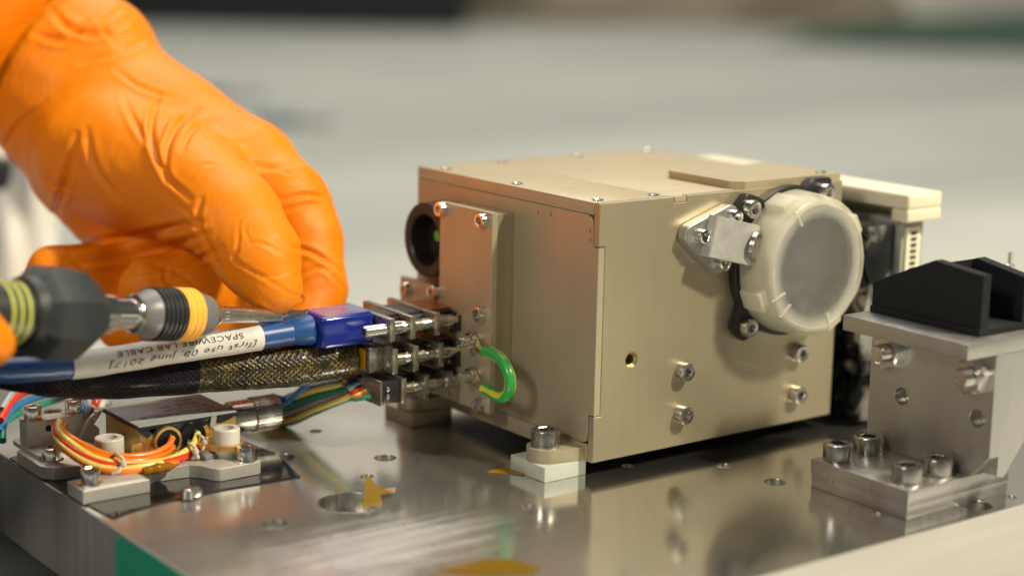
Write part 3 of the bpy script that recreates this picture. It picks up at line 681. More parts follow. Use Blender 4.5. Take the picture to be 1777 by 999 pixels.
# rainbow wires
WC = ['wire_blue', 'wire_black', 'wire_yellow', 'wire_brown', 'wire_violet', 'wire_green', 'wire_grey', 'wire_black', 'wire_red', 'wire_yellow', 'wire_orange', 'wire_green']
LBL = ['pale blue', 'black', 'yellow', 'brown', 'violet', 'dark green', 'grey', 'second black', 'red', 'lowest yellow', 'orange', 'lowest green']
rw = thing('wire_bundle', 'fanned bundle of many coloured wires leaving the lowest connector', 'wires', (-55, 75, 3))
def on_y(px, py, Y):                         # point at depth plane y = Y along a line of sight (wires laid out from the photograph, then built in depth)
    d = np.array([(px-888.5)/FPX, -(py-499.5)/FPX, 1.])@ROT; return tuple(CAM+d*(Y-CAM[1])/d[1])
for i, (wc) in enumerate(WC):
    t = i/(len(WC)-1); j = math.sin(i*2.3); k2 = math.cos(i*1.7)
    ctr = [(-38.5, 57+15*(1-t), 21.0-3.6*t), (-41.2, 60+11*(1-t)+k2, 20.4-4.6*t), on_y(602, 661+32*t+2*j, 68+3.5*(1-t)+k2), on_y(548, 672+42*t+3*j, 80+1.5*k2), on_y(500, 688+48*t+3*j, 92+1.5*k2), on_y(455, 712+34*t, 102+k2), on_y(400, 722+20*t, 112)]
    ctr = [(x, y, max(1.2, z)) for x, y, z in ctr]
    MB().tube(ctr, .92, 10, 7).build('wire', wc, rw)
MB().tube([(-39, 72, 21.4), (-45, 74, 20.6), (-50, 78, 16.5), (-51, 86, 10.5), (-50, 95, 6.8), (-56, 110, 4)], .92, 10, 7).build('wire', 'wire_blue', rw)
MB().tube([(-55, 88, 12.6), (-51, 88.6, 10.9), (-47, 89, 9.0), (-43, 90, 8.0)], .9, 10, 6).build('wire', 'wire_blue', rw)

# ------------------------------------------------------------------ screwdriver
A = Vector((-37.0, 75.2, 37.9)); B = Vector((-154.1, 48, 57.2)); AX = (B-A).normalized()
XO = [-202, -141, -135, -119.5, -105, -84.5, -80, -63, -49, -37]; XN = [-225, -149, -144.3, -125.6, -112.4, -89.8, -86, -63.8, -49.2, -37]
def sx(x): return (float(np.interp(x, XO, XN))-A.x)/AX.x     # distance along the driver for a station of the profile
dr = thing('screwdriver', 'torque screwdriver with black hex nose and yellow banded bit holder', 'screwdriver', (-110, 69, 34))
def dl(name, mat, prof, n=40, rmod=None, par=dr):
    return MB().lathe([(sx(x), r*.96) for x, r in prof], A, B, n, rmod=rmod).build(name, mat, par)
dl('bit', 'steel', [(-39, .9), (-45, 1.1), (-50, 1.9), (-63, 1.95), (-63.2, 2.35), (-78, 2.45)], 6)
p = dl('bit_shank', 'steel', [(-62, 2.2)]+[(-62-.5*k, 2.35+.18*(k % 2)) for k in range(1, 33)]+[(-80.5, 2.5)], 28)
bh = dl('bit_holder', 'grey_plastic', [(-83.6, 5.0), (-84.2, 5.7), (-88.6, 7.0), (-90.5, 7.25), (-102.2, 7.3), (-105.6, 5.4), (-106.5, 4.8)], 48)
dl('chrome_nose', 'chrome', [(-79.8, 3.0), (-80.2, 3.3), (-82.0, 3.4), (-82.2, 4.3), (-84.0, 4.6)], 40, par=bh)
dl('yellow_band', 'yellow_plastic', [(-89.4, 7.2), (-89.5, 7.75), (-90.6, 7.8), (-90.8, 7.55), (-91.0, 7.8), (-92.2, 7.82), (-92.4, 7.55), (-92.6, 7.82), (-93.9, 7.82), (-94.1, 7.55), (-94.3, 7.8), (-94.7, 7.75), (-94.8, 7.2)], 48, par=bh)
g = [(-94.85, 7.2), (-94.9, 7.7)]
for k in range(5): x = -95.2-1.35*k; g += [(x, 7.72), (x-.9, 7.72), (x-1.0, 7.35), (x-1.25, 7.35)]
g += [(-102.0, 7.7), (-102.1, 7.2)]
dl('grip_band', 'black_rubber', g, 48, par=bh)
dl('chrome_collar', 'chrome', [(-105.5, 4.9), (-106.3, 5.5), (-107.2, 5.6), (-107.8, 4.8), (-107.9, 4.3)], 40, par=bh)
dl('neck', 'chrome', [(-107.0, 4.35), (-114.6, 4.4), (-114.9, 5.0), (-115.4, 5.5), (-119.8, 5.9), (-120.4, 5.9)], 40)
hexm = lambda an, t: math.cos(PI/8)/math.cos(((an+PI/8) % (PI/4))-PI/8)
dl('hex_nose', 'hex_rubber', [(-119.6, 6.6), (-120.0, 7.4), (-125.8, 12.6), (-126.6, 13.0), (-134.0, 13.1), (-134.8, 12.7), (-137.6, 11.0)], 48, hexm)
hd = dl('handle', 'black_rubber', [(-137.5, 10.6), (-140.6, 9.6), (-141.0, 8.4), (-148, 8.3), (-200, 8.6), (-202, 7)], 48)
for k in range(3):
    x = -142.0-1.9*k; dl('printed_ring', 'handle_print', [(x, 8.42), (x-.05, 8.5), (x-.7, 8.5), (x-.75, 8.42)], 40, par=hd)

# ------------------------------------------------------------------ small wired module
md = thing('electronics_module', 'small module with dark printed lid and gold sides, wired on a grey base', 'module', (-98, 76, .5))
base = [(-130.3, 56.0), (-111.0, 56.0), (-111.0, 60.5), (-106, 63.5), (-96, 62.2), (-93.5, 59.5), (-92.0, 55.5), (-90.5, 54.0), (-78.2, 54.0), (-77.2, 55), (-77.2, 62.5), (-78, 63.6), (-82, 66), (-84, 70), (-84, 96), (-78, 99), (-78, 106), (-92, 106), (-98, 101), (-108, 101), (-112, 106), (-126, 106), (-131, 101), (-131, 84), (-128.5, 80), (-121, 78), (-117, 73), (-117.5, 68.5), (-121, 66.5), (-130.3, 66.5)]
bs = sheet(MB(), base, [], .5, 4.2, 'xy', .12).build('base', 'bead_aluminium', md)
MB().box(-129.5, -112, 57, 65.8, 4.1, 4.6, .2).build('base_step', 'bead_aluminium', bs)
for x, y, z in [(-126.2, 60.4, 4.6), (-80.6, 57.6, 4.2), (-126.6, 86.5, 4.2)]: place('screw', S_SM, md, (x, y, z), (0, 0, 1), x)
# upright bracket carrying the wire clamp
up = MB().prism(rounded([(-128.2, 90.0), (-113, 90.0), (-113, 108), (-128.2, 108)], 1.2, 8), 4.1, 5.4).build('clamp_base', 'bead_aluminium', md)
MB().prism([(-129.0, 4.2), (-129.0, 13.0), (-112, 13.0), (-107, 8.0), (-107, 4.2)], 98.0, 103.5, 'xz').build('clamp_wall', 'bead_aluminium', up)
MB().lathe([(0, 1.0), (.1, 1.0)], (-122.5, 97.99, 10.4), (-122.5, 90, 10.4), 14).build('clamp_hole', 'dark_gap', up)
for x in (-126.0, -113.5): place('screw', S_SM, up, (x, 100.8, 13.0), (0, 0, 1), x)
# gold body, dark lid
MB().box(-105.2, -74.7, 74.2, 97.6, 4.2, 12.6, .25).build('body', 'brass', md)
lid = MB().box(-105.9, -74.3, 73.7, 98.1, 12.62, 13.6, .15).build('lid_edge', 'lid_side', md)
MB().box(-105.6, -74.6, 74.0, 97.8, 13.61, 14.0, .1).build('lid', 'black_lid', lid)
lines = [('RTA', 0), ('EXTA-HLLS-ME2S-14S', 0), ('P/N MLES-PP1', 0), ('MODEL: FM', 0), ('SN 2', 0)]
for i, (tx, _) in enumerate(lines):
    V, Fc, x0, x1 = text_mesh(tx, 3.9)
    MB().add([(-78.0-(x-x0)*.60-i*.5, 79.0+i*3.7-y*.95, 14.05) for x, y in V], Fc).build('printed_line', 'print_ink', lid, 0, False)
# edge sealant drips
for x, w, h in [(-103, 2.2, 1.8), (-99.5, 2.6, 2.4), (-93.5, 3.2, 1.2), (-86, 4, .9), (-80, 3.5, .8)]:
    MB().prism(rounded([(x-w, 12.6), (x+w, 12.6), (x, 12.6-h)], .5, 8), 73.75, 74.15, 'xz').build('sealant', 'lid_side', lid)
MB().prism(rounded([(-82.3, 13.2), (-82.6, 11.2)], .9, 12), 73.4, 73.7, 'xz').build('sealant', 'grey_panel', lid)
# terminals with collars
for x, z, gold in ((-97.2, 8.6, True), (-89.2, 8.9, False)):
    if gold: MB().lathe([(0, 4.3), (1.6, 4.3), (1.6, 3.5), (0, 3.5)], (x, 74.25, z), (x, 50, z), 40).build('collar', 'brass', md)
    t = MB().lathe([(0, 3.5 if gold else 4.1), (1.3, 3.5 if gold else 4.0), (1.5, 2.6), (1.5, .01)], (x, 74.2, z), (x, 50, z), 32).build('terminal', 'terminal_black', md)
    for dx, dz in ((.8, 1.0), (1.2, -1.8)):
        MB().lathe([(0, .9), (.9, .9), (1.5, .5), (1.6, .01)], (x+dx, 72.6, z+dz), (x+dx, 60, z+dz), 12).build('solder_joint', 'solder', t)
# nylon standoffs
def standoff(x, y, z0, z1, r, lug=None):
    s_ = MB().lathe([(0, r*.8), (1.2, r*.85), (1.3, r), (z1-z0-.3, r), (z1-z0, r*.94), (z1-z0, r*.6), (z1-z0-3, r*.55), (z1-z0-3, .01)], (x, y, z0), (x, y, z1), 36).build('standoff', 'nylon', md)
    if lug:
        q = sheet(MB(), hull(rounded([(x, y)], r+1.0, 32)+[(x-8.5, y+7.8), (x+1, y+7.8)]), [circle(x, y, r+.05, 32)], lug, lug+1.9, 'xy', .1); q.build('gold_lug', 'brass', s_)
standoff(-83.0, 64.5, 4.2, 12.6, 3.9, 6.4)
standoff(-113.5, 76.5, 4.2, 11.6, 4.1)
MB().box(-108.0, -105.4, 72.2, 74.2, 6.0, 9.4, .2).build('gold_tab', 'brass', md)
# knurled coaxial plug on the end of the module
sp = MB().lathe([(0, 3.6), (2.0, 3.6), (2.1, 4.0), (2.9, 4.0), (3.0, 3.3), (3.4, 3.3)], (-74.6, 85.6, 8.6), (0, 85.6, 8.2), 40).build('coax_plug', 'chrome', md)
MB().lathe([(0, 4.6), (.3, 4.9), (7.2, 4.9), (7.4, 4.6)], (-71.4, 85.6, 8.58), (0, 85.6, 8.2), 48).build('sleeve', 'steel', sp)
kn = lambda an, t: 1+.035*(1 if int(an/(2*PI)*60+.5) % 2 else -1)
MB().lathe([(0, 4.7), (.3, 5.15), (8.2, 5.15), (8.7, 4.7)], (-63.9, 85.6, 8.52), (0, 85.6, 8.2), 180, rmod=kn).build('knurled_nut', 'steel', sp)
# wires of the module and lacing ties
wires = [('wire_orange', [(-96.2, 72.0, 9.7), (-99, 69.6, 8.2), (-104, 68.2, 7.4), (-111, 68.4, 7.6), (-117, 70.8, 8.6), (-121.2, 75.5, 10.6), (-123.3, 82, 12.2), (-122.5, 90, 12.6), (-119, 97, 12.0)], .95),
         ('wire_orange', [(-95.8, 72.2, 6.8), (-101, 68.4, 6.3), (-108, 66.6, 6.4), (-115, 68.2, 7.2), (-120, 72.4, 8.8), (-122.8, 79, 10.9), (-122.4, 88, 11.6), (-118, 97, 11.0)], .95),
         ('wire_yellow', [(-88.2, 72.0, 9.9), (-92, 68.6, 7.4), (-99, 65.9, 5.9), (-107, 64.8, 5.9), (-115, 66.2, 6.7), (-120.8, 70.4, 8.4), (-123.8, 77, 10.8), (-124, 86, 12.4), (-120, 96, 12.6)], .95),
         ('wire_red', [(-87.8, 72.2, 7.1), (-92.4, 67.6, 5.7), (-99, 65.0, 5.4), (-107, 63.8, 5.6), (-115, 65.0, 6.2), (-121, 69.0, 7.6), (-124.4, 76, 9.8), (-124.6, 86, 11.6), (-121, 96, 11.8)], 1.0),
         ('wire_yellow', [(-104, 62.6, 6.0), (-110, 62.6, 6.0), (-116, 64.0, 5.8), (-121.6, 67.6, 6.8), (-125, 74.6, 8.8), (-125.4, 84, 10.6), (-122, 95, 11)], .95),
         ('wire_orange', [(-99, 63.2, 5.2), (-106, 62.0, 5.2), (-114, 62.8, 5.2), (-119, 65, 5.7), (-123.4, 70, 7.2), (-125.8, 78, 9.4), (-124, 90, 10.4)], .95),
         ('wire_red', [(-111, 100, 9.5), (-108, 99, 14.5), (-106.4, 101, 16.4), (-104, 108, 15), (-98, 122, 10)], 1.0),
         ('wire_grey', [(-112.6, 99.5, 9.5), (-110.2, 98.5, 14.0), (-109.0, 101, 16.4), (-107, 108, 15.6), (-102, 124, 10)], 1.0),
         ('wire_blue', [(-114, 100, 9.5), (-112, 99, 13.4), (-111.0, 102, 15.4), (-109, 110, 14.6), (-104, 126, 9)], 1.0),
         ('wire_white', [(-109.6, 100, 8.5), (-106.8, 98.4, 13.2), (-105, 100, 14.6), (-102, 106, 13.4), (-95, 118, 9)], 1.0),
         ('wire_red', [(-133, 108, 12), (-124, 118, 15.5), (-108, 130, 15), (-92, 138, 11)], 1.1), ('wire_blue', [(-134, 107, 9), (-126, 116, 12.5), (-112, 128, 12), (-95, 140, 9)], 1.1),
         ('wire_green', [(-134, 104, 7), (-130, 112, 10), (-118, 124, 9.5), (-100, 140, 7)], 1.1), ('wire_grey', [(-131, 112, 14), (-122, 121, 17.5), (-106, 132, 16.5), (-90, 140, 12)], 1.1)]
for wc, pp, r in wires: MB().tube(pp, r, 12, 7).build('wire', wc, md)
MB().tube([(-110.5, 61.0, 5.0), (-106, 60.6, 5.3), (-101.5, 61.4, 5.0)], lambda t: 1.0+.5*math.sin(t*PI)+.15*math.sin(t*17), 12, 8).build('amber_wrap', 'amber_film', md)
MB().tube([(-91, 64, 4.7), (-84, 66, 4.9), (-76, 70, 4.8)], 1.5, 12, 6).build('grey_wire', 'grey_plastic', md)
for (x, y, z, rr_, tl) in [(-115.4, 66.6, 6.7, 3.0, (-3, -4.2)), (-92.8, 67.4, 6.2, 2.6, (1, -4)), (-88.6, 69.6, 7.6, 2.4, (-1.5, -4)), (-108.6, 98.8, 12.6, 2.4, (-5, -6))]:
    pts = [(x+.5*math.sin(t*3), y+rr_*math.cos(t), z+rr_*.95*math.sin(t)) for t in np.linspace(0, 2*PI, 11)]
    k = MB().tube(pts, .5, 8, 4); k.tube([(x, y-rr_, z+.6), (x+tl[0]*.5, y-rr_-.8, z-.8), (x+tl[0], y-rr_+.3, max(4.9, z+tl[1]))], .55, 8, 5)
    k.lathe([(0, .3), (.5, 1.0), (1.4, .9), (1.8, .2)], (x, y-rr_-.4, z), (x, y-rr_-.4, z+3), 10)
    k.build('lacing_tie', 'wire_white', md)
# chrome clip in front of the module on the sheet edge
ck = thing('spring_clip', 'small bright metal clip on the edge of the dark sheet', 'clip', (-103, 45, .5))
MB().lathe([(0, 2.0), (2.5, 2.0), (2.8, 1.6), (2.8, .8)], (-104.5, 46.2, .5), (-104.5, 46.2, 5), 20).build('stud', 'chrome', ck)
MB().box(-103.4, -100.6, 44.8, 47.6, .5, 2.9, .5, 2).build('tab', 'chrome', ck)

# ------------------------------------------------------------------ aluminium bracket at the right
br = thing('metal_bracket', 'machined aluminium angle bracket bolted to the plate, carrying the black block', 'bracket', (66, -60, 0))
MB().box(47.6, 90, -75.4, -40.2, .03, 4.0, .15).build('lower_plate', 'machined_aluminium', br)
MB().box(47.3, 90, -75.7, -39.9, 4.02, 8.2, .15).build('upper_plate', 'machined_aluminium', br)
up_ = [(-38.2, 8.25), (-75.6, 8.25), (-82.3, 14.8), (-82.3, 43.9), (-38.2, 43.9)]
vp = sheet(MB(), up_, [circle(-50.4, 25.2, 2.5, 28), circle(-77.2, 25.0, 2.5, 28)], 72.0, 76.2, 'yz', .15).build('upright', 'machined_aluminium', br)
MB().prism([(76.25, 9), (79, 8.3), (92, 23), (92, 43.8), (76.25, 43.8)], -82.0, -39, 'xz').build('gusset', 'machined_aluminium', br)
MB().box(59.0, 96, -82.7, -38.4, 44.0, 48.4, .2).build('shelf', 'machined_aluminium', br)
for x, y in [(53.3, -44.6), (66.0, -44.4), (53.8, -69.4), (66.0, -69.6)]: place('screw', S_M5, br, (x, y, 8.2), (0, 0, 1), x*y)
for y, z in [(-46.4, 37.6), (-76.2, 37.0)]:
    nut = MB().lathe([(0, 5.4), (3.4, 5.4), (3.9, 4.6)], (71.97, y, z), (60, y, z), 6).build('nut', 'steel', vp)
    th = [(0, 2.5)]+[(.4*k, 2.5 if k % 2 else 2.75) for k in range(1, 17)]+[(7.0, 2.2), (7.1, .01)]
    MB().lathe(th, (71.9, y, z), (60, y, z), 24).build('threaded_bolt', 'steel', nut)
# black printed block on the shelf
pb = thing('printed_block', 'black 3D printed open channel block with peaked walls on the bracket shelf', 'block', (80, -59, 48.4))
MB().box(68.6, 91.2, -78.6, -39.6, 48.42, 50.4, .2).build('floor', 'black_print', pb)
sheet(MB(), [(-39.8, 50.3), (-78.4, 50.3), (-78.4, 65.2), (-61.5, 66.8), (-39.8, 57.2)], [], 69.0, 72.4, 'yz', .2).build('wall', 'black_print', pb)
sheet(MB(), [(-39.8, 50.3), (-78.4, 50.3), (-78.4, 63.0), (-61.5, 65.8), (-39.8, 57.4)], [], 87.0, 90.8, 'yz', .2).build('wall', 'black_print', pb)
sheet(MB(), [(-39.8, 50.35), (-60.5, 50.35), (-60.5, 65.4), (-39.8, 56.6)], [], 72.45, 86.95, 'yz', .2).build('infill', 'black_print', pb)

# ------------------------------------------------------------------ white topped unit and foil behind the box
wu = thing('backing_unit', 'cream plastic topped unit standing behind the gold box', 'unit', (122, 35, 0))
MB().box(114, 130, -13, 92, 70.5, 75.5, 1.0, 3).build('top_bar', 'cream_plastic', wu)
MB().box(114, 130, -13, -6, 66.5, 70.6, .8, 3).build('end_lip', 'cream_plastic', wu)
MB().box(126, 130, -6, 92, 66.5, 70.45, .3).build('rear_lip', 'cream_plastic', wu)
MB().box(118, 128, -7.6, 92, .03, 66.4, .3).build('panel', 'grey_panel', wu)
vs_ = MB().box(119.5, 126.0, -8.6, -7.62, 4, 64, .2).build('vent_strip', 'cream_plastic', wu)
for k in range(30): MB().box(121.2, 124, -8.75, -8.58, 5+1.95*k, 6.1+1.95*k).build('vent_slot', 'black_plastic', vs_)
def foil():
    nu, nv = 70, 60; vs = []; rnd = np.random.RandomState(5)
    K = rnd.randn(14, 3)*.09; ph = rnd.rand(14)*6.28; am = 5.2/(1+np.arange(14)*.35)
    for j in range(nv+1):
        for i in range(nu+1):
            y = -5.5+70*i/nu; z = 2+63*j/nv
            d = sum(am[k]*abs(math.sin(K[k][0]*y*2.0+K[k][1]*z*2.0+ph[k])) for k in range(14))
            vs.append((112.5-d*.42, y, z))
    vs += [(116.5, y, z) for x, y, z in vs]; n = (nu+1)*(nv+1); fs = []
    for j in range(nv):
        for i in range(nu):
            a = j*(nu+1)+i; q = [a, a+1, a+nu+2, a+nu+1]; fs.append(q); fs.append([n+t for t in q[::-1]])
    rim = [i for i in range(nu+1)]+[(j*(nu+1)+nu) for j in range(1, nv+1)]+[nv*(nu+1)+i for i in range(nu-1, -1, -1)]+[j*(nu+1) for j in range(nv-1, 0, -1)]
    for a, b in zip(rim, rim[1:]+rim[:1]): fs.append([a, b, n+b, n+a])
    return MB().add(vs, fs)
tag(foil().build('foil_bag', 'black_foil', None, 50), 'crumpled black foil bag stuffed between gold box and backing unit', 'foil bag')
# a bright post behind the black block
ps = thing('chrome_post', 'small bright post standing behind the black printed block', 'post', (150, -20, 0))
MB().lathe([(0, 5), (3, 5), (3.1, 2.6), (44, 2.6), (44.1, 3.6), (49, 3.6), (49.5, 2.2), (52, 1.2)], (140, -33, .03), (140, -33, 60), 28).build('pillar', 'chrome', ps)
MB().lathe([(0, 1.6), (2, 1.6), (2.4, .8), (6, .8)], (140, -33, 52), (140, -33, 70), 20).build('tip', 'chrome', ps)

# ------------------------------------------------------------------ the gloved person
def pd(x, y, d): return CAM+np.array([(x-888.5)/FPX, -(y-499.5)/FPX, 1.])@ROT*d
def sdf_mesh(segs, vox, k):
    P = np.array([[*pd(*a[:3]), a[3], *pd(*b_[:3]), b_[3]] for a, b_ in segs])
    lo = np.minimum((P[:, 0:3]-P[:, 3:4]).min(0), (P[:, 4:7]-P[:, 7:8]).min(0))-4*vox
    hi = np.maximum((P[:, 0:3]+P[:, 3:4]).max(0), (P[:, 4:7]+P[:, 7:8]).max(0))+4*vox
    n = np.ceil((hi-lo)/vox).astype(int)+1
    X = np.stack(np.meshgrid(*[lo[i]+vox*np.arange(n[i]) for i in range(3)], indexing='ij'), -1).astype(np.float32)
    acc = np.zeros(n, np.float32)
    for p in P:
        a, ra, b_, rb = p[0:3], p[3], p[4:7], p[7]; d = b_-a; L2 = d@d
        rm_ = max(ra, rb)+12*k; i0 = np.maximum(((np.minimum(a, b_)-rm_-lo)/vox).astype(int), 0); i1 = np.minimum(((np.maximum(a, b_)+rm_-lo)/vox).astype(int)+2, n)
        sl = tuple(slice(i0[c_], i1[c_]) for c_ in range(3)); Y = X[sl]-a.astype(np.float32)
        t = np.clip((Y@d)/L2, 0, 1); q = Y-t[..., None]*d
        acc[sl] += np.exp(np.clip(-(np.sqrt((q*q).sum(-1))-(ra+(rb-ra)*t))/k, -60, 30))
    F = -k*np.log(acc+1e-30)
    return surface(F, lo, vox)
def surface(F, lo, vox):
    ins = F < 0; n = np.array(F.shape); cn = n-1
    s = np.zeros(cn, np.int8)
    for dx in (0, 1):
        for dy in (0, 1):
            for dz in (0, 1): s += ins[dx:dx+cn[0], dy:dy+cn[1], dz:dz+cn[2]]
    act = (s > 0) & (s < 8); idx = -np.ones(cn, np.int64); ijk = np.argwhere(act); idx[act] = np.arange(len(ijk))
    acc = np.zeros((len(ijk), 3)); cnt = np.zeros(len(ijk))
    for ax in range(3):
        o1, o2 = [i for i in range(3) if i != ax]
        for a in (0, 1):
            for b_ in (0, 1):
                off = np.zeros(3, int); off[o1] = a; off[o2] = b_; e = np.zeros(3, int); e[ax] = 1
                p = ijk+off; q = p+e; f0 = F[tuple(p.T)]; f1 = F[tuple(q.T)]; m_ = (f0 < 0) != (f1 < 0)
                t = np.where(m_, f0/np.where(m_, f0-f1, 1), 0); pt = p+t[:, None]*e
                acc[m_] += pt[m_]; cnt[m_] += 1
    V = acc/cnt[:, None]*vox+lo; faces = []
    for ax in range(3):
        o1, o2 = (ax+1) % 3, (ax+2) % 3
        sl0 = [slice(1, -1)]*3; sl0[ax] = slice(0, -1); sl1 = list(sl0); sl1[ax] = slice(1, None)
        sl0[o1] = slice(1, n[o1]-1); sl0[o2] = slice(1, n[o2]-1); sl1[o1] = sl0[o1]; sl1[o2] = sl0[o2]
        A_ = ins[tuple(sl0)]; B_ = ins[tuple(sl1)]; ed = np.argwhere(A_ != B_)
        base = ed.copy(); base[:, o1] += 1; base[:, o2] += 1
        e1 = np.zeros(3, int); e1[o1] = 1; e2 = np.zeros(3, int); e2[o2] = 1
        qd = np.stack([idx[tuple((base-e1-e2).T)], idx[tuple((base-e2).T)], idx[tuple(base.T)], idx[tuple((base-e1).T)]], 1)
        fl = ~A_[tuple(ed.T)]; qd[fl] = qd[fl][:, ::-1]; faces.append(qd)
    return V, np.concatenate(faces)
def vnormals(V, Fq):
    e = np.cross(V[Fq[:, 2]]-V[Fq[:, 0]], V[Fq[:, 3]]-V[Fq[:, 1]]); Nn = np.zeros_like(V)
    for i in range(4): np.add.at(Nn, Fq[:, i], e)
    return Nn/np.maximum(np.linalg.norm(Nn, axis=1), 1e-9)[:, None]
def smooth_v(V, Fq, it, lam=.5):
    for _ in range(it):
        S = np.zeros_like(V); c_ = np.zeros(len(V))
        for i in range(4):
            a, b_ = Fq[:, i], Fq[:, (i+1) % 4]
            np.add.at(S, a, V[b_]); np.add.at(c_, a, 1); np.add.at(S, b_, V[a]); np.add.at(c_, b_, 1)
        V = V+lam*(S/c_[:, None]-V)
    return V
def crease(V, Nn, lines):
    """press glove folds (given along lines) into the surface, with a raised lip beside each fold"""
    c_ = (V-CAM)@ROT.T; px = np.stack([888.5+FPX*c_[:, 0]/c_[:, 2], 499.5-FPX*c_[:, 1]/c_[:, 2]], 1)
    facing = (Nn*(CAM-V)).sum(1) > 0
    D = np.zeros(len(V))
    for pts, depth, w in lines:
        depth *= .72; w *= .62
        pts = np.array(pts, float)
        if len(pts) > 2: pts = np.array([tuple(p)[:2] for p in spline([(x, y, 0) for x, y in pts], 8)])
        best = np.full(len(V), 1e9); side = np.zeros(len(V)); tt = np.zeros(len(V)); nseg = len(pts)-1
        for i in range(nseg):
            a, b_ = pts[i], pts[i+1]; d = b_-a; t = np.clip(((px-a)@d)/(d@d), 0, 1); q = px-a-t[:, None]*d
            dd = np.sqrt((q*q).sum(1)); m_ = dd < best
            best[m_] = dd[m_]; side[m_] = np.sign(d[0]*q[:, 1]-d[1]*q[:, 0])[m_]; tt[m_] = ((i+t)/nseg)[m_]
        env = np.sin(np.clip(tt, .03, .97)*PI)**.5*facing
        sd = best*side
        D += env*depth*(-np.exp(-(sd/w)**2)+.65*np.exp(-((sd-1.7*w)/(1.1*w))**2)+.35*np.exp(-((sd+1.9*w)/(1.2*w))**2))
    return V+Nn*D[:, None]
person = thing('person', 'person in orange rubber gloves and white coat turning the screwdriver', 'person', tuple(pd(200, 600, 600)))
hand = [((34, 92, 606, 27), (130, 145, 600, 28)), ((-90, 10, 607, 25), (34, 96, 606, 27)), ((110, 70, 606, 22), (170, 95, 596, 20)),
        ((130, 150, 600, 28), (290, 235, 582, 22)), ((290, 235, 582, 22), (420, 300, 566, 17)), ((420, 300, 566, 17), (497, 352, 556, 13)),
        ((118, 205, 598, 24), (260, 300, 575, 22)), ((260, 300, 575, 22), (400, 330, 560, 16)),
        ((150, 285, 588, 20), (205, 340, 584, 18)), ((200, 350, 584, 17), (330, 410, 574, 14)), ((330, 410, 574, 14), (450, 430, 564, 12)),
        ((180, 270, 575, 22), (330, 325, 545, 17)), ((330, 325, 545, 17), (405, 385, 526, 13.2)), ((405, 385, 526, 13.2), (452, 450, 517, 12.0)), ((452, 450, 517, 12.0), (478, 497, 514, 8.6)),
        ((497, 352, 556, 13), (530, 420, 551, 11.5)), ((530, 420, 551, 11.5), (544, 500, 546, 10)), ((544, 500, 546, 10), (528, 560, 540, 9)),
        ((470, 440, 566, 12), (500, 540, 560, 10)), ((500, 540, 560, 10), (330, 560, 560, 9.2)), ((330, 560, 560, 9.2), (215, 562, 566, 8.8)),
        ((430, 490, 562, 11), (330, 492, 552, 9.6)), ((330, 492, 552, 9.6), (258, 496, 546, 9.0)),
        ((330, 480, 572, 10), (230, 482, 572, 9.4)), ((230, 482, 572, 9.4), (150, 474, 564, 8.8)), ((150, 474, 564, 8.8), (92, 470, 558, 8.0))]
V, Fq = sdf_mesh(hand, .8, 1.7)
V = smooth_v(V, Fq, 5)
Nn = vnormals(V, Fq)
rnd = np.random.RandomState(2)
ff = np.zeros(len(V))
for kx in range(9):
    kv = rnd.randn(3)*.045*(1+kx*.35); ff += np.sin(V@kv+rnd.rand()*6.28)/(1+kx*.5)
V = V+Nn*(.45*ff)[:, None]
folds = [([(135, 235), (120, 290), (95, 380)], 1.8, 10), ([(150, 225), (165, 290), (205, 345)], 1.6, 9), ([(80, 175), (30, 220), (5, 262)], 1.3, 9),
         ([(275, 165), (262, 230), (285, 300), (330, 345)], 2.0, 8), ([(345, 190), (310, 215), (290, 260), (290, 320)], 1.9, 8), ([(380, 205), (335, 225), (315, 262)], 1.3, 7),
         ([(215, 170), (235, 215), (255, 250)], 1.2, 8), ([(120, 428), (220, 412), (350, 385)], 2.4, 11), ([(140, 455), (250, 440), (360, 405)], 1.8, 9), ([(240, 475), (330, 455), (385, 430)], 1.6, 8),
         ([(350, 345), (345, 390), (385, 470)], 1.5, 7), ([(415, 385), (412, 430), (405, 450), (455, 480), (520, 520)], .9, 5), ([(445, 335), (450, 360), (425, 395), (440, 430)], .6, 5),
         ([(400, 450), (440, 420), (490, 440)], .7, 5), ([(490, 348), (530, 338), (565, 345)], 1.7, 7), ([(500, 365), (540, 355), (575, 352)], 1.0, 6),
         ([(510, 430), (545, 440), (590, 470)], 1.6, 7), ([(515, 480), (560, 465), (595, 500)], .9, 6), ([(285, 462), (290, 490), (330, 520)], .9, 6), ([(250, 455), (300, 470), (360, 510)], .7, 6),
         ([(120, 445), (150, 470), (200, 480)], .8, 7), ([(490, 505), (525, 518), (500, 545)], .8, 4), ([(420, 275), (460, 290), (520, 285)], .8, 7), ([(440, 300), (480, 295), (530, 310)], .6, 6),
         ([(330, 300), (360, 285), (420, 300)], .6, 5), ([(300, 350), (330, 372), (350, 410)], .8, 6), ([(430, 470), (470, 480), (505, 470)], .5, 4), ([(455, 360), (470, 400), (500, 440)], .4, 4), ([(60, 300), (90, 320), (130, 330)], .8, 7), ([(330, 215), (370, 240), (430, 250)], .6, 6), ([(200, 120), (240, 150), (300, 170)], .6, 7), ([(60, 60), (110, 70), (150, 40)], 2.0, 10), ([(90, 20), (120, 50), (170, 60), (215, 40)], 2.2, 11), ([(140, 110), (190, 95), (245, 75)], 1.6, 9), ([(205, 20), (180, 45), (200, 75)], 1.4, 9)]
V = crease(V, Nn, folds)
V = smooth_v(V, Fq, 1, .4)
gl = MB(); gl.v = [tuple(p) for p in V]; gl.f = Fq.tolist(); gl.mi = [0]*len(Fq)
gl.build('gloved_hand', 'glove', person, 0, False)
o = person.children[-1]; o.data.polygons.foreach_set('use_smooth', [True]*len(o.data.polygons)); o.data.update()
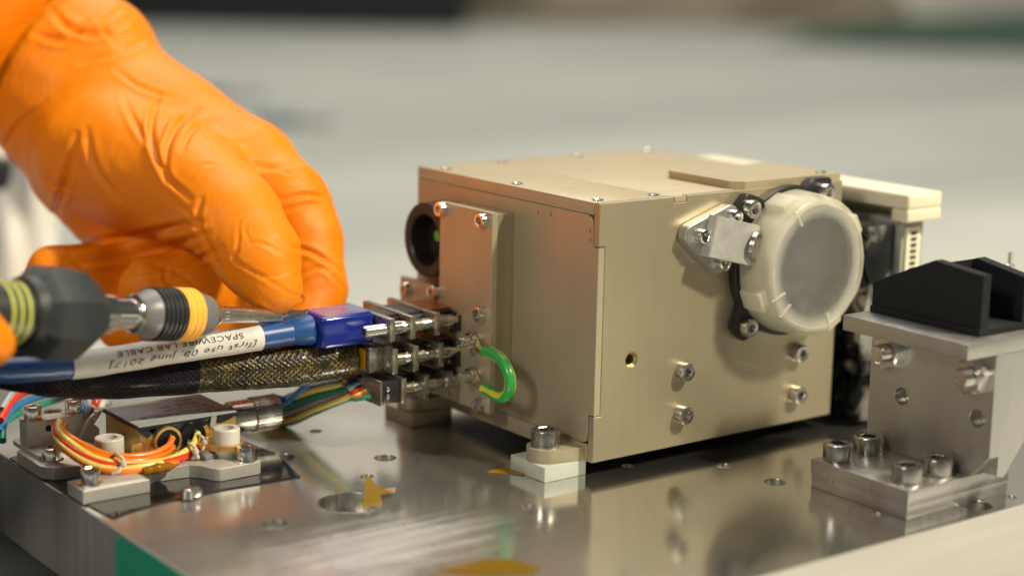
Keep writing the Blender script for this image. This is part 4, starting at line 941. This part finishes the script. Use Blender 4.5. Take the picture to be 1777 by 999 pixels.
# flared glove cuff and the coat sleeve
wa = Vector(pd(66, 104, 600)); wb = Vector(pd(-134, -21, 600)); wd = (wb-wa).normalized(); wl = (wb-wa).length
cm = lambda an, t: 1+.03*math.sin(5*an+.2*t)+.02*math.sin(9*an+1)
MB().lathe([(0, 28.0), (1, 31.0), (3, 34.6), (6, 37.6), (8.6, 39.6), (9.8, 40.2), (10.4, 39.8), (9.6, 38.8), (6, 36.2), (2, 30.0)], wa+wd*1, wb, 64, rmod=cm, close=False).build('glove_cuff', 'glove', person)
MB().lathe([(0, 30.2), (4, 31.5), (60, 36), (200, 46)], wa+wd*6, wb, 64, rmod=lambda an, t: 1+.03*math.sin(4*an+t*.1)+.02*math.sin(7*an-t*.16)).build('coat_sleeve', 'coat_cloth', person)
# the other hand: one glove fingertip steadying the handle
tip = [((-230, 510, 412, 13), (-120, 550, 420, 10)), ((-120, 550, 420, 10), (-60, 580, 426, 8)), ((-60, 580, 426, 8), (-12, 597, 429, 5.2)),
       ((-210, 560, 440, 18), (-350, 560, 445, 24)), ((-200, 470, 460, 12), (-230, 420, 440, 13)), ((-230, 420, 440, 13), (-240, 520, 412, 14)),
       ((-280, 480, 460, 13), (-310, 420, 440, 14)), ((-310, 420, 440, 14), (-320, 530, 415, 15)), ((-350, 560, 445, 25), (-640, 520, 520, 29)), ((-260, 600, 440, 16), (-350, 620, 445, 16))]
V2, F2 = sdf_mesh(tip, 1.2, 2.0); V2 = smooth_v(V2, F2, 3)
g2 = MB(); g2.v = [tuple(p) for p in V2]; g2.f = F2.tolist(); g2.mi = [0]*len(F2); g2.build('gloved_finger', 'glove', person, 60, False)
MB().lathe([(0, 27), (6, 33), (90, 40), (240, 52)], pd(-360, 560, 445), pd(-900, 500, 520), 48, rmod=lambda an, t: 1+.03*math.sin(4*an+t*.08)).build('coat_sleeve', 'coat_cloth', person)
# coat front hanging behind the hand
def coat():
    vs = []; nu, nv = 60, 40
    for j in range(nv+1):
        for i in range(nu+1):
            x = -330+430*i/nu; y = 250+270*j/nv
            d = 850+7*math.sin(i*.30+j*.10)+3*math.sin(i*.7-j*.16)+.0006*(x-100)**2
            vs.append(pd(x-.05*(y-300), y, d))
    n = len(vs); bk = [p+ROT[2]*6 for p in vs]; fs = []
    for j in range(nv):
        for i in range(nu):
            a = j*(nu+1)+i; q = [a, a+1, a+nu+2, a+nu+1]; fs.append(q); fs.append([n+t for t in q[::-1]])
    rim = [i for i in range(nu+1)]+[(j*(nu+1)+nu) for j in range(1, nv+1)]+[nv*(nu+1)+i for i in range(nu-1, -1, -1)]+[j*(nu+1) for j in range(nv-1, 0, -1)]
    for a, b_ in zip(rim, rim[1:]+rim[:1]): fs.append([a, b_, n+b_, n+a])
    return MB().add(vs+bk, fs)
coat().build('coat_front', 'coat_cloth', person)
MB().lathe([(0, 5), (1, 7), (18, 7), (19, 5)], pd(-60, 290, 760), pd(4, 302, 762), 24).build('dark_cylinder', 'dark_cloth', person)  # small dark cylinder at the left edge of the view
